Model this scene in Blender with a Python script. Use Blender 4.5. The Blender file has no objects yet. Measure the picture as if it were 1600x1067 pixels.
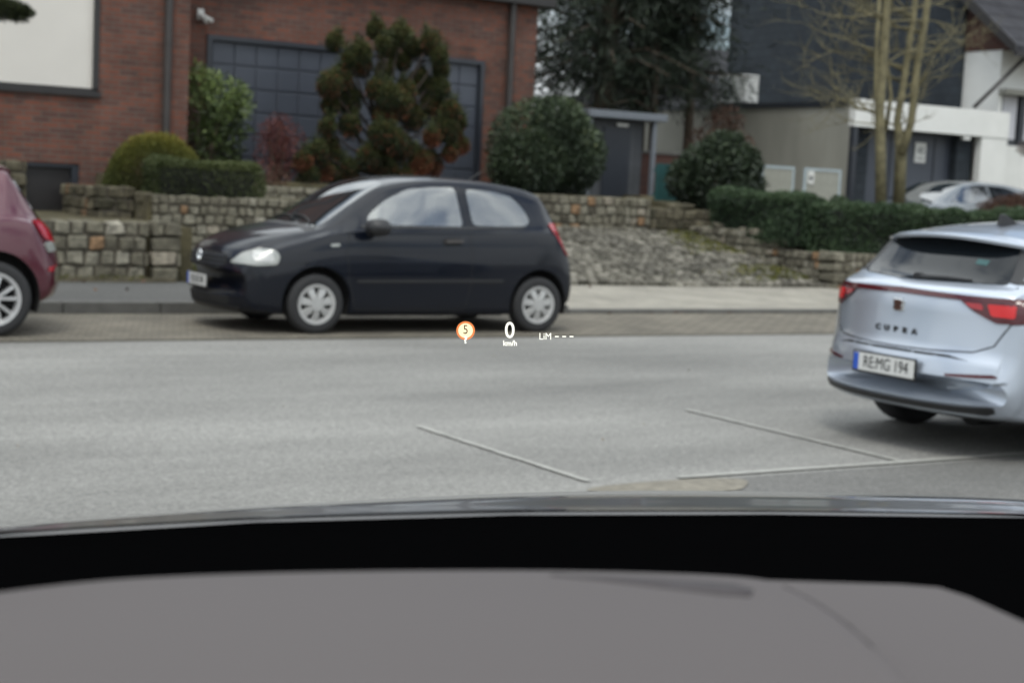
import bpy, bmesh, math, random
import numpy as np
from mathutils import Vector, Matrix
from mathutils.bvhtree import BVHTree
from mathutils import geometry as mgeo

random.seed(7); np.random.seed(7)
S = bpy.context.scene
COL = S.collection
R = math.radians
# ------------------------------------------------------------------ camera
H = 1.52; FPX = 2400.0
YAW = R(31); ROLL = R(2.86); PITCH = math.atan((533.5-286)*math.cos(ROLL)/FPX)
fw = Vector((math.sin(YAW)*math.cos(PITCH), math.cos(YAW)*math.cos(PITCH), -math.sin(PITCH)))
r0 = Vector((math.cos(YAW), -math.sin(YAW), 0)); u0 = r0.cross(fw)
rt = r0*math.cos(ROLL)+u0*math.sin(ROLL); up = u0*math.cos(ROLL)-r0*math.sin(ROLL)
cd = bpy.data.cameras.new('camera'); cam = bpy.data.objects.new('camera', cd); COL.objects.link(cam)
cam.matrix_world = Matrix(((rt.x, up.x, -fw.x, 0), (rt.y, up.y, -fw.y, 0), (rt.z, up.z, -fw.z, H), (0, 0, 0, 1)))
cd.sensor_width = 36; cd.lens = 36*FPX/1600; cd.clip_start = 0.05; cd.clip_end = 3000
cd.dof.use_dof = True; cd.dof.focus_distance = 2.6; cd.dof.aperture_fstop = 54/8.8
S.camera = cam
# ------------------------------------------------------------------ world and sun
SUN_EL, SUN_AZ = 60, 215
W = bpy.data.worlds.new('World'); S.world = W; W.use_nodes = True
nt = W.node_tree; N = nt.nodes; L = nt.links; N.clear()
out = N.new('ShaderNodeOutputWorld'); bg = N.new('ShaderNodeBackground'); bg.inputs[1].default_value = 0.1
sky = N.new('ShaderNodeTexSky'); sky.sky_type = 'NISHITA'; sky.sun_disc = False
sky.sun_elevation = R(SUN_EL); sky.sun_rotation = R(SUN_AZ); sky.air_density = 1.0; sky.dust_density = 2.0
tc = N.new('ShaderNodeTexCoord'); mp = N.new('ShaderNodeMapping'); mp.inputs['Scale'].default_value = (1, 1, 2.2)
nz = N.new('ShaderNodeTexNoise'); nz.inputs['Scale'].default_value = 2.6; nz.inputs['Detail'].default_value = 6; nz.inputs['Roughness'].default_value = 0.55
rp = N.new('ShaderNodeValToRGB'); rp.color_ramp.elements[0].position = 0.36; rp.color_ramp.elements[1].position = 0.55
mx = N.new('ShaderNodeMix'); mx.data_type = 'RGBA'; mx.inputs[7].default_value = (11.5, 11.8, 12.2, 1)
L.new(tc.outputs['Generated'], mp.inputs[0]); L.new(mp.outputs[0], nz.inputs[0]); L.new(nz.outputs[0], rp.inputs[0])
L.new(rp.outputs[0], mx.inputs[0]); L.new(sky.outputs[0], mx.inputs[6]); 
sz = N.new('ShaderNodeSeparateXYZ'); L.new(tc.outputs['Generated'], sz.inputs[0]); zr_ = N.new('ShaderNodeMapRange'); zr_.inputs[1].default_value = 0; zr_.inputs[2].default_value = .8; zr_.inputs[3].default_value = .6; zr_.inputs[4].default_value = 1.45
L.new(sz.outputs[2], zr_.inputs[0]); sc_ = N.new('ShaderNodeVectorMath'); sc_.operation = 'SCALE'; L.new(mx.outputs[2], sc_.inputs[0]); L.new(zr_.outputs[0], sc_.inputs['Scale']); L.new(sc_.outputs[0], bg.inputs[0]); L.new(bg.outputs[0], out.inputs[0])
sl = bpy.data.lights.new('sun', 'SUN'); sl.energy = 0.9; sl.angle = R(14); sl.color = (1, .96, .9)
so = bpy.data.objects.new('sun', sl); COL.objects.link(so)
az = R(SUN_AZ); el = R(SUN_EL)
sd = Vector((math.sin(az)*math.cos(el), math.cos(az)*math.cos(el), math.sin(el)))
so.rotation_euler = sd.to_track_quat('Z', 'Y').to_euler()
S.view_settings.view_transform = 'Standard'; S.view_settings.look = 'None'; S.view_settings.exposure = 0.55; S.view_settings.gamma = 1
S.render.engine = 'CYCLES'

# ------------------------------------------------------------------ pixel ray helper (survey points of the photograph)
def ray(px, py): return fw+rt*((px-800)/FPX)-up*((py-533.5)/FPX)
EYE = Vector((0, 0, H))

# ------------------------------------------------------------------ materials
def mat(name, col, rough=.6, metal=0, coat=0, spec=.5, var=0, vscale=8, bump=0, bscale=60, emis=None, coatr=.05, bdist=.01, detail=6, gen=None, scale3=None):
    m = bpy.data.materials.new(name); m.use_nodes = True
    n = m.node_tree.nodes; l = m.node_tree.links; b = n['Principled BSDF']
    b.inputs['Base Color'].default_value = (*col, 1); b.inputs['Roughness'].default_value = rough
    b.inputs['Metallic'].default_value = metal; b.inputs['Coat Weight'].default_value = coat; b.inputs['Coat Roughness'].default_value = coatr
    b.inputs['Specular IOR Level'].default_value = spec
    if emis: b.inputs['Emission Color'].default_value = (*emis[0], 1); b.inputs['Emission Strength'].default_value = emis[1]
    if var or bump:
        t = n.new('ShaderNodeTexCoord'); src = t.outputs['Object']
        if scale3:
            mpp = n.new('ShaderNodeMapping'); mpp.inputs['Scale'].default_value = scale3; l.new(src, mpp.inputs[0]); src = mpp.outputs[0]
    if var:
        z = n.new('ShaderNodeTexNoise'); z.inputs['Scale'].default_value = vscale; z.inputs['Detail'].default_value = detail; z.inputs['Roughness'].default_value = .65
        l.new(src, z.inputs[0])
        c = n.new('ShaderNodeValToRGB'); c.color_ramp.elements[0].position = .3; c.color_ramp.elements[1].position = .7
        c.color_ramp.elements[0].color = (*[v*(1-var) for v in col], 1); c.color_ramp.elements[1].color = (*[min(1, v*(1+var)) for v in col], 1)
        l.new(z.outputs[0], c.inputs[0]); l.new(c.outputs[0], b.inputs['Base Color'])
    if bump:
        z2 = n.new('ShaderNodeTexNoise'); z2.inputs['Scale'].default_value = bscale; z2.inputs['Detail'].default_value = 5
        l.new(src, z2.inputs[0]); bp = n.new('ShaderNodeBump'); bp.inputs['Strength'].default_value = bump; bp.inputs['Distance'].default_value = bdist
        l.new(z2.outputs[0], bp.inputs['Height']); l.new(bp.outputs[0], b.inputs['Normal'])
    return m

def tint_mat(name, stops, rough=.8, bump=.0, bscale=40, noise=.25, nscale=30, spec=.3, transl=0):
    """colour from the face attribute 'tint' (each stone or leaf has its own), broken up by fine noise"""
    m = bpy.data.materials.new(name); m.use_nodes = True
    n = m.node_tree.nodes; l = m.node_tree.links; b = n['Principled BSDF']
    a = n.new('ShaderNodeAttribute'); a.attribute_name = 'tint'
    c = n.new('ShaderNodeValToRGB'); cr = c.color_ramp
    while len(cr.elements) < len(stops): cr.elements.new(.5)
    for e, (p, co) in zip(cr.elements, stops): e.position = p; e.color = (*co, 1)
    l.new(a.outputs['Fac'], c.inputs[0])
    t = n.new('ShaderNodeTexCoord'); z = n.new('ShaderNodeTexNoise'); z.inputs['Scale'].default_value = nscale; z.inputs['Detail'].default_value = 6
    l.new(t.outputs['Object'], z.inputs[0])
    mr = n.new('ShaderNodeMapRange'); mr.inputs[1].default_value = .3; mr.inputs[2].default_value = .7; mr.inputs[3].default_value = 1-noise; mr.inputs[4].default_value = 1+noise
    l.new(z.outputs[0], mr.inputs[0])
    v = n.new('ShaderNodeVectorMath'); v.operation = 'SCALE'; l.new(c.outputs[0], v.inputs[0]); l.new(mr.outputs[0], v.inputs['Scale'])
    l.new(v.outputs[0], b.inputs['Base Color']); b.inputs['Roughness'].default_value = rough; b.inputs['Specular IOR Level'].default_value = spec
    if bump:
        bp = n.new('ShaderNodeBump'); bp.inputs['Strength'].default_value = bump; bp.inputs['Distance'].default_value = .01
        z2 = n.new('ShaderNodeTexNoise'); z2.inputs['Scale'].default_value = bscale; z2.inputs['Detail'].default_value = 4; l.new(t.outputs['Object'], z2.inputs[0])
        l.new(z2.outputs[0], bp.inputs['Height']); l.new(bp.outputs[0], b.inputs['Normal'])
    return m

def brick_mat(name, c1, c2, mortar, bw, bh, ms=.01, flat=False, rough=.85, off=.5, varc=None, bias=0, bumpd=.006, noise_amt=.35):
    m = bpy.data.materials.new(name); m.use_nodes = True
    n = m.node_tree.nodes; l = m.node_tree.links; b = n['Principled BSDF']; b.inputs['Roughness'].default_value = rough
    b.inputs['Specular IOR Level'].default_value = .25
    t = n.new('ShaderNodeTexCoord'); s = n.new('ShaderNodeSeparateXYZ'); l.new(t.outputs['Object'], s.inputs[0])
    cb = n.new('ShaderNodeCombineXYZ')
    if flat: l.new(s.outputs[0], cb.inputs[0]); l.new(s.outputs[1], cb.inputs[1])
    else:
        ad = n.new('ShaderNodeMath'); ad.operation = 'ADD'; l.new(s.outputs[0], ad.inputs[0]); l.new(s.outputs[1], ad.inputs[1])
        l.new(ad.outputs[0], cb.inputs[0]); l.new(s.outputs[2], cb.inputs[1])
    br = n.new('ShaderNodeTexBrick'); l.new(cb.outputs[0], br.inputs[0])
    br.offset = off; br.inputs['Scale'].default_value = 1; br.inputs['Brick Width'].default_value = bw; br.inputs['Row Height'].default_value = bh
    br.inputs['Mortar Size'].default_value = ms; br.inputs['Bias'].default_value = bias; br.inputs['Mortar Smooth'].default_value = .2
    br.inputs['Color1'].default_value = (*c1, 1); br.inputs['Color2'].default_value = (*c2, 1); br.inputs['Mortar'].default_value = (*mortar, 1)
    z = n.new('ShaderNodeTexNoise'); z.inputs['Scale'].default_value = 1.3; z.inputs['Detail'].default_value = 8; z.inputs['Roughness'].default_value = .7; l.new(t.outputs['Object'], z.inputs[0])
    mr = n.new('ShaderNodeMapRange'); mr.inputs[1].default_value = .3; mr.inputs[2].default_value = .7; mr.inputs[3].default_value = 1-noise_amt; mr.inputs[4].default_value = 1+noise_amt
    l.new(z.outputs[0], mr.inputs[0]); v = n.new('ShaderNodeVectorMath'); v.operation = 'SCALE'; l.new(br.outputs[0], v.inputs[0]); l.new(mr.outputs[0], v.inputs['Scale'])
    l.new(v.outputs[0], b.inputs['Base Color'])
    bp = n.new('ShaderNodeBump'); bp.inputs['Strength'].default_value = .7; bp.inputs['Distance'].default_value = bumpd; bp.invert = True
    l.new(br.outputs['Fac'], bp.inputs['Height']); l.new(bp.outputs[0], b.inputs['Normal'])
    return m

M = {}
def asphalt(name, col, patch=.12):
    m = bpy.data.materials.new(name); m.use_nodes = True
    n = m.node_tree.nodes; l = m.node_tree.links; b = n['Principled BSDF']; b.inputs['Roughness'].default_value = .8; b.inputs['Specular IOR Level'].default_value = .35
    t = n.new('ShaderNodeTexCoord')
    z1 = n.new('ShaderNodeTexNoise'); z1.inputs['Scale'].default_value = .45; z1.inputs['Detail'].default_value = 7; z1.inputs['Roughness'].default_value = .6
    mpp = n.new('ShaderNodeMapping'); mpp.inputs['Scale'].default_value = (.45, 1.5, 1); l.new(t.outputs['Object'], mpp.inputs[0]); l.new(mpp.outputs[0], z1.inputs[0])
    z2 = n.new('ShaderNodeTexVoronoi'); z2.inputs['Scale'].default_value = 75; l.new(t.outputs['Object'], z2.inputs[0])
    z3 = n.new('ShaderNodeTexNoise'); z3.inputs['Scale'].default_value = 22; z3.inputs['Detail'].default_value = 8; z3.inputs['Roughness'].default_value = .8; l.new(t.outputs['Object'], z3.inputs[0])
    def mr(src, a, bb, lo=.3, hi=.7):
        q = n.new('ShaderNodeMapRange'); q.inputs[1].default_value = lo; q.inputs[2].default_value = hi; q.inputs[3].default_value = a; q.inputs[4].default_value = bb; l.new(src, q.inputs[0]); return q.outputs[0]
    a = mr(z1.outputs[0], 1-patch, 1+patch); c = mr(z2.outputs['Color'], .72, 1.35, 0, 1); d = mr(z3.outputs[0], .72, 1.28)
    m1 = n.new('ShaderNodeMath'); m1.operation = 'MULTIPLY'; l.new(a, m1.inputs[0]); l.new(c, m1.inputs[1])
    m2 = n.new('ShaderNodeMath'); m2.operation = 'MULTIPLY'; l.new(m1.outputs[0], m2.inputs[0]); l.new(d, m2.inputs[1])
    v = n.new('ShaderNodeVectorMath'); v.operation = 'SCALE'; v.inputs[0].default_value = col; l.new(m2.outputs[0], v.inputs['Scale']); l.new(v.outputs[0], b.inputs['Base Color'])
    bp = n.new('ShaderNodeBump'); bp.inputs['Strength'].default_value = .5; bp.inputs['Distance'].default_value = .004; l.new(z2.outputs['Distance'], bp.inputs['Height']); l.new(bp.outputs[0], b.inputs['Normal'])
    return m
M['road'] = asphalt('worn_asphalt', (.174, .170, .157), .3)
M['road_old'] = asphalt('old_asphalt', (.105, .102, .095), .3)
M['walk'] = asphalt('pavement_asphalt', (.075, .074, .07), .25)
M['sand'] = mat('sand', (.165, .15, .12), .95, var=.35, vscale=14, bump=.4, bscale=80)
M['line'] = mat('worn_white_paint', (.275, .27, .245), .7, var=.2, vscale=5, detail=8)
M['strip'] = brick_mat('parking_strip_setts', (.165, .148, .118), (.13, .118, .096), (.06, .052, .04), .2, .1, .008, flat=True, noise_amt=.3)
M['pavers'] = brick_mat('pale_pavers', (.30, .28, .235), (.255, .24, .205), (.12, .11, .09), .1, .2, .007, flat=True, off=0, noise_amt=.25)
M['kerb'] = mat('kerb_stone', (.085, .083, .076), .85, var=.3, vscale=3, bump=.2, bscale=50)
M['soil'] = mat('garden_soil', (.07, .06, .03), .95, var=.5, vscale=3, bump=.6, bscale=25, bdist=.03)
M['brick'] = brick_mat('red_brown_brick', (.165, .06, .038), (.085, .045, .037), (.10, .08, .068), .25, .075, .011, noise_amt=.35)
M['darkmetal'] = mat('brown_black_trim', (.018, .016, .016), .45, var=.2)
M['pipe'] = mat('brown_downpipe', (.035, .03, .028), .4, var=.25, vscale=3)
M['shutter'] = mat('cream_shutter', (.62, .59, .54), .55, var=.03, vscale=2)
M['gdoor'] = mat('slate_blue_garage_panel', (.052, .06, .078), .45, var=.08, vscale=1.5)
M['gframe'] = mat('anthracite_frame', (.022, .026, .034), .4, var=.1)
M['stone'] = tint_mat('wall_stone', [(0, (.07, .063, .047)), (.35, (.125, .115, .085)), (.7, (.18, .168, .13)), (.9, (.25, .235, .19)), (1, (.2, .125, .07))], .9, bump=.7, bscale=28, noise=.35, nscale=14)
M['mossy'] = tint_mat('old_mossy_stone', [(0, (.045, .042, .027)), (.5, (.085, .075, .05)), (.9, (.14, .125, .085)), (1, (.13, .085, .05))], .9, bump=.7, bscale=28, noise=.4, nscale=9)
M['mortar'] = mat('dark_joint', (.06, .052, .038), .95, var=.3, vscale=20)
M['cobble'] = tint_mat('driveway_sett', [(0, (.05, .046, .035)), (.5, (.112, .104, .084)), (1, (.2, .187, .155))], .85, bump=.5, bscale=40, noise=.35, nscale=1.2)
M['moss'] = mat('joint_moss', (.045, .045, .02), .95, var=.5, vscale=2.5, bump=.4, bscale=60)
M['bark'] = mat('brown_bark', (.07, .052, .036), .9, var=.4, vscale=12, bump=.6, bscale=40)
M['barkg'] = mat('olive_green_bark', (.145, .128, .07), .85, var=.45, vscale=7, bump=.4, bscale=40)
M['barkd'] = mat('dark_pine_bark', (.028, .02, .015), .95, var=.4, vscale=12)
M['twig'] = mat('bare_twig', (.17, .145, .10), .85, var=.3, vscale=9)
M['lf_pine'] = tint_mat('pine_needles', [(0, (.006, .01, .005)), (.4, (.018, .027, .009)), (.72, (.065, .075, .018)), (.78, (.085, .03, .016)), (1, (.20, .065, .028))], .7, noise=.2)
M['lf_dark'] = tint_mat('dark_evergreen_leaf', [(0, (.006, .01, .006)), (.6, (.015, .025, .012)), (1, (.035, .048, .022))], .6, noise=.2)
M['lf_hedge'] = tint_mat('hedge_leaf', [(0, (.014, .028, .014)), (.5, (.04, .068, .033)), (1, (.09, .13, .065))], .5, noise=.2)
M['lf_round'] = tint_mat('grey_green_leaf', [(0, (.012, .02, .011)), (.5, (.038, .056, .03)), (.9, (.09, .12, .058)), (1, (.15, .15, .06))], .5, noise=.2)
M['lf_yel'] = tint_mat('golden_green_needle', [(0, (.03, .04, .01)), (.5, (.085, .09, .014)), (1, (.17, .15, .02))], .7, noise=.25)
M['lf_box'] = tint_mat('box_leaf', [(0, (.02, .03, .01)), (.5, (.055, .07, .022)), (1, (.11, .125, .045))], .6, noise=.2)
M['lf_laurel'] = tint_mat('fresh_green_leaf', [(0, (.02, .026, .011)), (.5, (.07, .105, .03)), (1, (.22, .28, .085))], .45, noise=.2)
M['lf_red'] = tint_mat('dull_red_leaf', [(0, (.06, .02, .02)), (.6, (.13, .04, .035)), (1, (.2, .09, .05))], .7, noise=.2)
M['lf_rust'] = tint_mat('rust_leaf', [(0, (.04, .022, .015)), (.6, (.085, .042, .028)), (1, (.13, .075, .045))], .7, noise=.2)
M['render_beige'] = mat('weathered_beige_render', (.26, .255, .22), .9, var=.16, vscale=1.2, detail=8, scale3=(1, 1, .25), bump=.15, bscale=60)
M['white'] = mat('white_render', (.66, .66, .63), .85, var=.05, vscale=2, bump=.1, bscale=80)
M['slate'] = brick_mat('slate_cladding', (.034, .042, .05), (.027, .033, .04), (.014, .017, .02), .3, .2, .008, noise_amt=.15)
M['rooftile'] = brick_mat('dark_roof_tile', (.05, .05, .056), (.036, .036, .042), (.015, .015, .017), .3, .3, .02, noise_amt=.2)
M['redbrick2'] = brick_mat('gable_brick', (.085, .032, .024), (.06, .027, .022), (.08, .06, .05), .25, .075, .01, noise_amt=.2)
M['glass_house'] = mat('window_glass', (.05, .055, .06), .08, spec=.8)
M['curtain'] = mat('net_curtain', (.55, .55, .58), .9, var=.1, vscale=5)
M['acwhite'] = mat('off_white_enamel', (.6, .6, .57), .4, var=.05)
M['grey_sheet'] = mat('grey_roof_sheet', (.14, .155, .175), .5, var=.1)
M['shed'] = mat('anthracite_boards', (.05, .054, .06), .6, var=.2, vscale=4)
M['teal'] = mat('teal_plastic', (.025, .085, .085), .5, var=.15, vscale=3)
M['paleframe'] = mat('pale_blue_grey_frame', (.36, .42, .44), .5, var=.1)
M['meshpanel'] = mat('beige_panel', (.28, .28, .24), .85, var=.1)
# cars
M['paint_black'] = mat('black_blue_paint', (.003, .0045, .009), .3, metal=0, coat=.6, coatr=.03, spec=.12)
M['paint_silver'] = mat('silver_paint', (.40, .44, .50), .36, metal=.7, coat=1, coatr=.08)
M['paint_maroon'] = mat('dark_red_paint', (.075, .009, .02), .35, metal=.35, coat=1, coatr=.05)
M['paint_pale'] = mat('pale_grey_paint', (.15, .165, .175), .35, metal=.5, coat=1)
M['paint_grey'] = mat('warm_grey_metallic', (.11, .107, .107), .35, metal=.5, coat=.8, coatr=.05)
M['glass_car'] = mat('dark_car_glass', (.01, .015, .018), .03); M['glass_car'].node_tree.nodes['Principled BSDF'].inputs['IOR'].default_value = 2.7
M['glass_tint'] = mat('privacy_glass', (.006, .008, .01), .04, spec=.3)
M['plastic'] = mat('black_plastic', (.014, .014, .015), .5, var=.1)
M['under'] = mat('underbody_black', (.006, .006, .006), .8)
M['rubber'] = mat('tyre_rubber', (.016, .016, .017), .75, bump=.2, bscale=90)
M['rim'] = mat('silver_alloy', (.52, .52, .52), .35, metal=.7, var=.06)
M['cover'] = mat('silver_wheel_cover', (.42, .42, .41), .45, metal=.4, var=.08)
M['chrome'] = mat('chrome', (.7, .72, .74), .12, metal=1)
M['lamp_clear'] = mat('clear_lamp_lens', (.25, .26, .24), .16, spec=.8, coat=.8, var=.08, vscale=12)
M['lamp_refl'] = mat('lamp_reflector', (.48, .48, .46), .3, metal=.3)
M['lamp_red'] = mat('red_lamp_lens', (.30, .006, .014), .15, spec=.5, coat=.4)
M['lamp_dark'] = mat('dark_red_lens', (.06, .004, .008), .16, spec=.4, coat=.4)
M['lamp_lit'] = mat('lit_red_lamp', (.38, .004, .006), .25, emis=((1, .01, .008), .10), coat=.3)
M['plate'] = mat('number_plate_white', (.55, .55, .53), .45)
M['plate_blue'] = mat('plate_blue', (.02, .08, .42), .4)
M['plate_text'] = mat('plate_black', (.01, .01, .01), .5)
M['bronze'] = mat('copper_badge', (.09, .045, .035), .35, metal=.5)
M['dash'] = mat('dashboard_vinyl', (.078, .068, .066), .65, spec=.22, bump=.05, bscale=300, bdist=.001)
M['dash_dark'] = mat('dark_dashboard_vinyl', (.055, .049, .05), .75, spec=.15)
M['cowl'] = mat('matt_black', (.0012, .0012, .0013), 1.0, spec=0)
def clear_glass(name, gloss, tint):
    g = bpy.data.materials.new(name); g.use_nodes = True; n = g.node_tree.nodes; n.clear(); l = g.node_tree.links
    o = n.new('ShaderNodeOutputMaterial'); t = n.new('ShaderNodeBsdfTransparent'); t.inputs[0].default_value = (*tint, 1); q = n.new('ShaderNodeBsdfGlossy'); q.inputs['Roughness'].default_value = .02
    q.inputs[0].default_value = (.97, .98, .95, 1); m = n.new('ShaderNodeMixShader'); m.inputs[0].default_value = gloss
    l.new(t.outputs[0], m.inputs[1]); l.new(q.outputs[0], m.inputs[2]); l.new(m.outputs[0], o.inputs[0]); return g
M['glass_clear'] = clear_glass('coated_side_glass', .25, (.6, .66, .64))
def emitm(name, c, s):
    m = bpy.data.materials.new(name); m.use_nodes = True; n = m.node_tree.nodes; n.clear()
    e = n.new('ShaderNodeEmission'); e.inputs[0].default_value = (*c, 1); e.inputs[1].default_value = s
    o = n.new('ShaderNodeOutputMaterial'); m.node_tree.links.new(e.outputs[0], o.inputs[0]); return m
M['hud_white'] = emitm('display_white', (1, .97, .86), 1.05)
M['hud_cream'] = emitm('display_cream', (1, .80, .50), 1.0)
M['hud_orange'] = emitm('display_orange', (.85, .25, .08), 1.0)
M['hud_dark'] = emitm('display_dark', (.03, .012, .005), 1.0)

# ------------------------------------------------------------------ mesh helpers
def link(name, me, m=None, parent=None, smooth=False, sharp=None):
    if m: me.materials.append(M[m] if isinstance(m, str) else m)
    if smooth:
        me.polygons.foreach_set('use_smooth', [True]*len(me.polygons))
        if sharp: me.set_sharp_from_angle(angle=R(sharp))
    o = bpy.data.objects.new(name, me); COL.objects.link(o)
    if parent: o.parent = parent
    return o
def tag(o, label=None, cat=None, group=None, kind=None):
    if label: o['label'] = label
    if cat: o['category'] = cat
    if group: o['group'] = group
    if kind: o['kind'] = kind
    return o
def thing(name, label, cat, loc=(0, 0, 0), rz=0, group=None):
    o = bpy.data.objects.new(name, None); COL.objects.link(o); o.location = loc; o.rotation_euler = (0, 0, rz); o.empty_display_size = .2
    return tag(o, label, cat, group)
class MB:
    """collects shapes for one mesh"""
    def __init__(s): s.v = []; s.f = []; s.t = []
    def add(s, vs, fs, tint=None):
        k = len(s.v); s.v += [tuple(p) for p in vs]; s.f += [tuple(i+k for i in f) for f in fs]
        s.t += [(.5 if tint is None else tint)]*len(fs); return s
    def box(s, x0, x1, y0, y1, z0, z1, tint=None):
        vs = [(x, y, z) for z in (z0, z1) for y in (y0, y1) for x in (x0, x1)]
        return s.add(vs, [(0, 2, 3, 1), (4, 5, 7, 6), (0, 1, 5, 4), (1, 3, 7, 5), (3, 2, 6, 7), (2, 0, 4, 6)], tint)
    def stone(s, c, h, jit=.12, bev=.18, tint=.5, ax=None):
        """rough block: bevelled box with jittered corners. c centre, h half sizes, ax axes"""
        vs = []; fs = []
        ax = ax or (Vector((1, 0, 0)), Vector((0, 1, 0)), Vector((0, 0, 1)))
        m = min(h)
        bw = m*bev
        pts = {}
        for sx in (-1, 1):
            for sy in (-1, 1):
                for sz in (-1, 1):
                    j = [random.uniform(-jit, jit)*m for _ in range(3)]
                    for a in range(3):
                        q = [sx*(h[0]-bw), sy*(h[1]-bw), sz*(h[2]-bw)]
                        q[a] = (sx, sy, sz)[a]*h[a]
                        q = [q[i]+j[i] for i in range(3)]
                        pts[(sx, sy, sz, a)] = len(vs); vs.append(Vector(c)+ax[0]*q[0]+ax[1]*q[1]+ax[2]*q[2])
        def orient(f, n):
            a, b, d = vs[f[0]], vs[f[1]], vs[f[2]]
            if (b-a).cross(d-a).dot(n) < 0: f = f[::-1]
            return tuple(f)
        for a in range(3):
            o1, o2 = [(1, 2), (0, 2), (0, 1)][a]
            for sg in (-1, 1):
                f = []
                for p, q in ((-1, -1), (1, -1), (1, 1), (-1, 1)):
                    k = [0, 0, 0]; k[a] = sg; k[o1] = p; k[o2] = q; f.append(pts[(*k, a)])
                fs.append(orient(f, ax[a]*sg))
        for a in range(3):      # edge bevels along axis a
            o1, o2 = [(1, 2), (0, 2), (0, 1)][a]
            for p in (-1, 1):
                for q in (-1, 1):
                    k0 = [0, 0, 0]; k0[a] = -1; k0[o1] = p; k0[o2] = q; k1 = list(k0); k1[a] = 1
                    fs.append(orient([pts[(*k0, o1)], pts[(*k1, o1)], pts[(*k1, o2)], pts[(*k0, o2)]], ax[o1]*p+ax[o2]*q))
        for sx in (-1, 1):
            for sy in (-1, 1):
                for sz in (-1, 1):
                    fs.append(orient([pts[(sx, sy, sz, a)] for a in range(3)], ax[0]*sx+ax[1]*sy+ax[2]*sz))
        return s.add(vs, fs, tint)
    def tube(s, pts, rad, n=8, cap=True, tint=None):
        pts = [Vector(p) for p in pts]; rad = rad if hasattr(rad, '__len__') else [rad]*len(pts)
        vs = []; fs = []
        d = (pts[1]-pts[0]).normalized(); a = d.orthogonal().normalized()
        for i, p in enumerate(pts):
            if i == 0: d = pts[1]-pts[0]
            elif i == len(pts)-1: d = pts[-1]-pts[-2]
            else: d = pts[i+1]-pts[i-1]
            d.normalize(); a = (a-d*a.dot(d)).normalized(); b = d.cross(a)
            for k in range(n):
                t = 2*math.pi*k/n; vs.append(p+(a*math.cos(t)+b*math.sin(t))*rad[i])
        for i in range(len(pts)-1):
            for k in range(n): fs.append((i*n+k, i*n+(k+1) % n, (i+1)*n+(k+1) % n, (i+1)*n+k))
        if cap: fs.append(tuple(range(n))[::-1]); fs.append(tuple((len(pts)-1)*n+k for k in range(n)))
        return s.add(vs, fs, tint)
    def prism(s, poly, axis, a, b, tint=None):
        """poly 2D extruded along axis from a to b"""
        n = len(poly)
        def P(u, v, w): return {'x': (w, u, v), 'y': (u, w, v), 'z': (u, v, w)}[axis]
        vs = [P(u, v, a) for u, v in poly]+[P(u, v, b) for u, v in poly]
        fs = [tuple(range(n))[::-1], tuple(range(n, 2*n))]+[(i, (i+1) % n, n+(i+1) % n, n+i) for i in range(n)]
        return s.add(vs, fs, tint)
    def mesh(s, name='m', fix=True):
        me = bpy.data.meshes.new(name); me.from_pydata(s.v, [], s.f)
        at = me.attributes.new('tint', 'FLOAT', 'FACE'); at.data.foreach_set('value', s.t)
        if fix:
            bm = bmesh.new(); bm.from_mesh(me); bmesh.ops.recalc_face_normals(bm, faces=bm.faces); bm.to_mesh(me); bm.free()
        me.update(); return me
    def build(s, name, m, parent=None, smooth=False, sharp=None, fix=True):
        return link(name, s.mesh(name, fix), m, parent, smooth, sharp)
def bevelmod(o, w=.01, seg=2):
    b = o.modifiers.new('bevel', 'BEVEL'); b.width = w; b.segments = seg; b.limit_method = 'ANGLE'; return o

def leaf_mesh(P, Nrm, length, width, tint, spread=.7, name='foliage', droop=0):
    """leaf-sized quads. P (n,3) positions, Nrm outward directions"""
    n = len(P)
    d = Nrm+np.random.normal(0, spread, (n, 3)); d[:, 2] -= droop; d /= np.linalg.norm(d, axis=1)[:, None]+1e-9
    r = np.random.normal(0, 1, (n, 3)); s = np.cross(d, r); s /= np.linalg.norm(s, axis=1)[:, None]+1e-9
    ln = length*np.random.uniform(.6, 1.3, (n, 1)); wd = width*np.random.uniform(.7, 1.2, (n, 1))
    a = P; b = P+d*ln*.5+s*wd*.5; c = P+d*ln; e = P+d*ln*.5-s*wd*.5
    v = np.stack([a, b, c, e], 1).reshape(-1, 3)
    me = bpy.data.meshes.new(name); me.vertices.add(4*n); me.vertices.foreach_set('co', v.ravel().astype(np.float32))
    me.loops.add(4*n); me.loops.foreach_set('vertex_index', np.arange(4*n)); me.polygons.add(n)
    me.polygons.foreach_set('loop_start', np.arange(0, 4*n, 4)); me.update(calc_edges=True)
    at = me.attributes.new('tint', 'FLOAT', 'FACE'); at.data.foreach_set('value', np.clip(tint, 0, 1).astype(np.float32)); me.validate(); return me
def sphere_pts(n, c, rad, shell=.55, squash=(1, 1, 1)):
    u = np.random.normal(0, 1, (n, 3)); u /= np.linalg.norm(u, axis=1)[:, None]
    r = rad*(1-(1-shell)*np.random.random((n, 1))**1.6)
    return np.array(c)+u*r*np.array(squash), u
def noise3(P, f, seed=0):
    """cheap smooth lumpy noise in 0..1"""
    rs = np.random.RandomState(seed); v = np.zeros(len(P))
    for k in range(6):
        w = rs.normal(0, f, 3); v += np.sin(P@w+rs.uniform(0, 6.28))
    return .5+v/7.0

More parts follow.
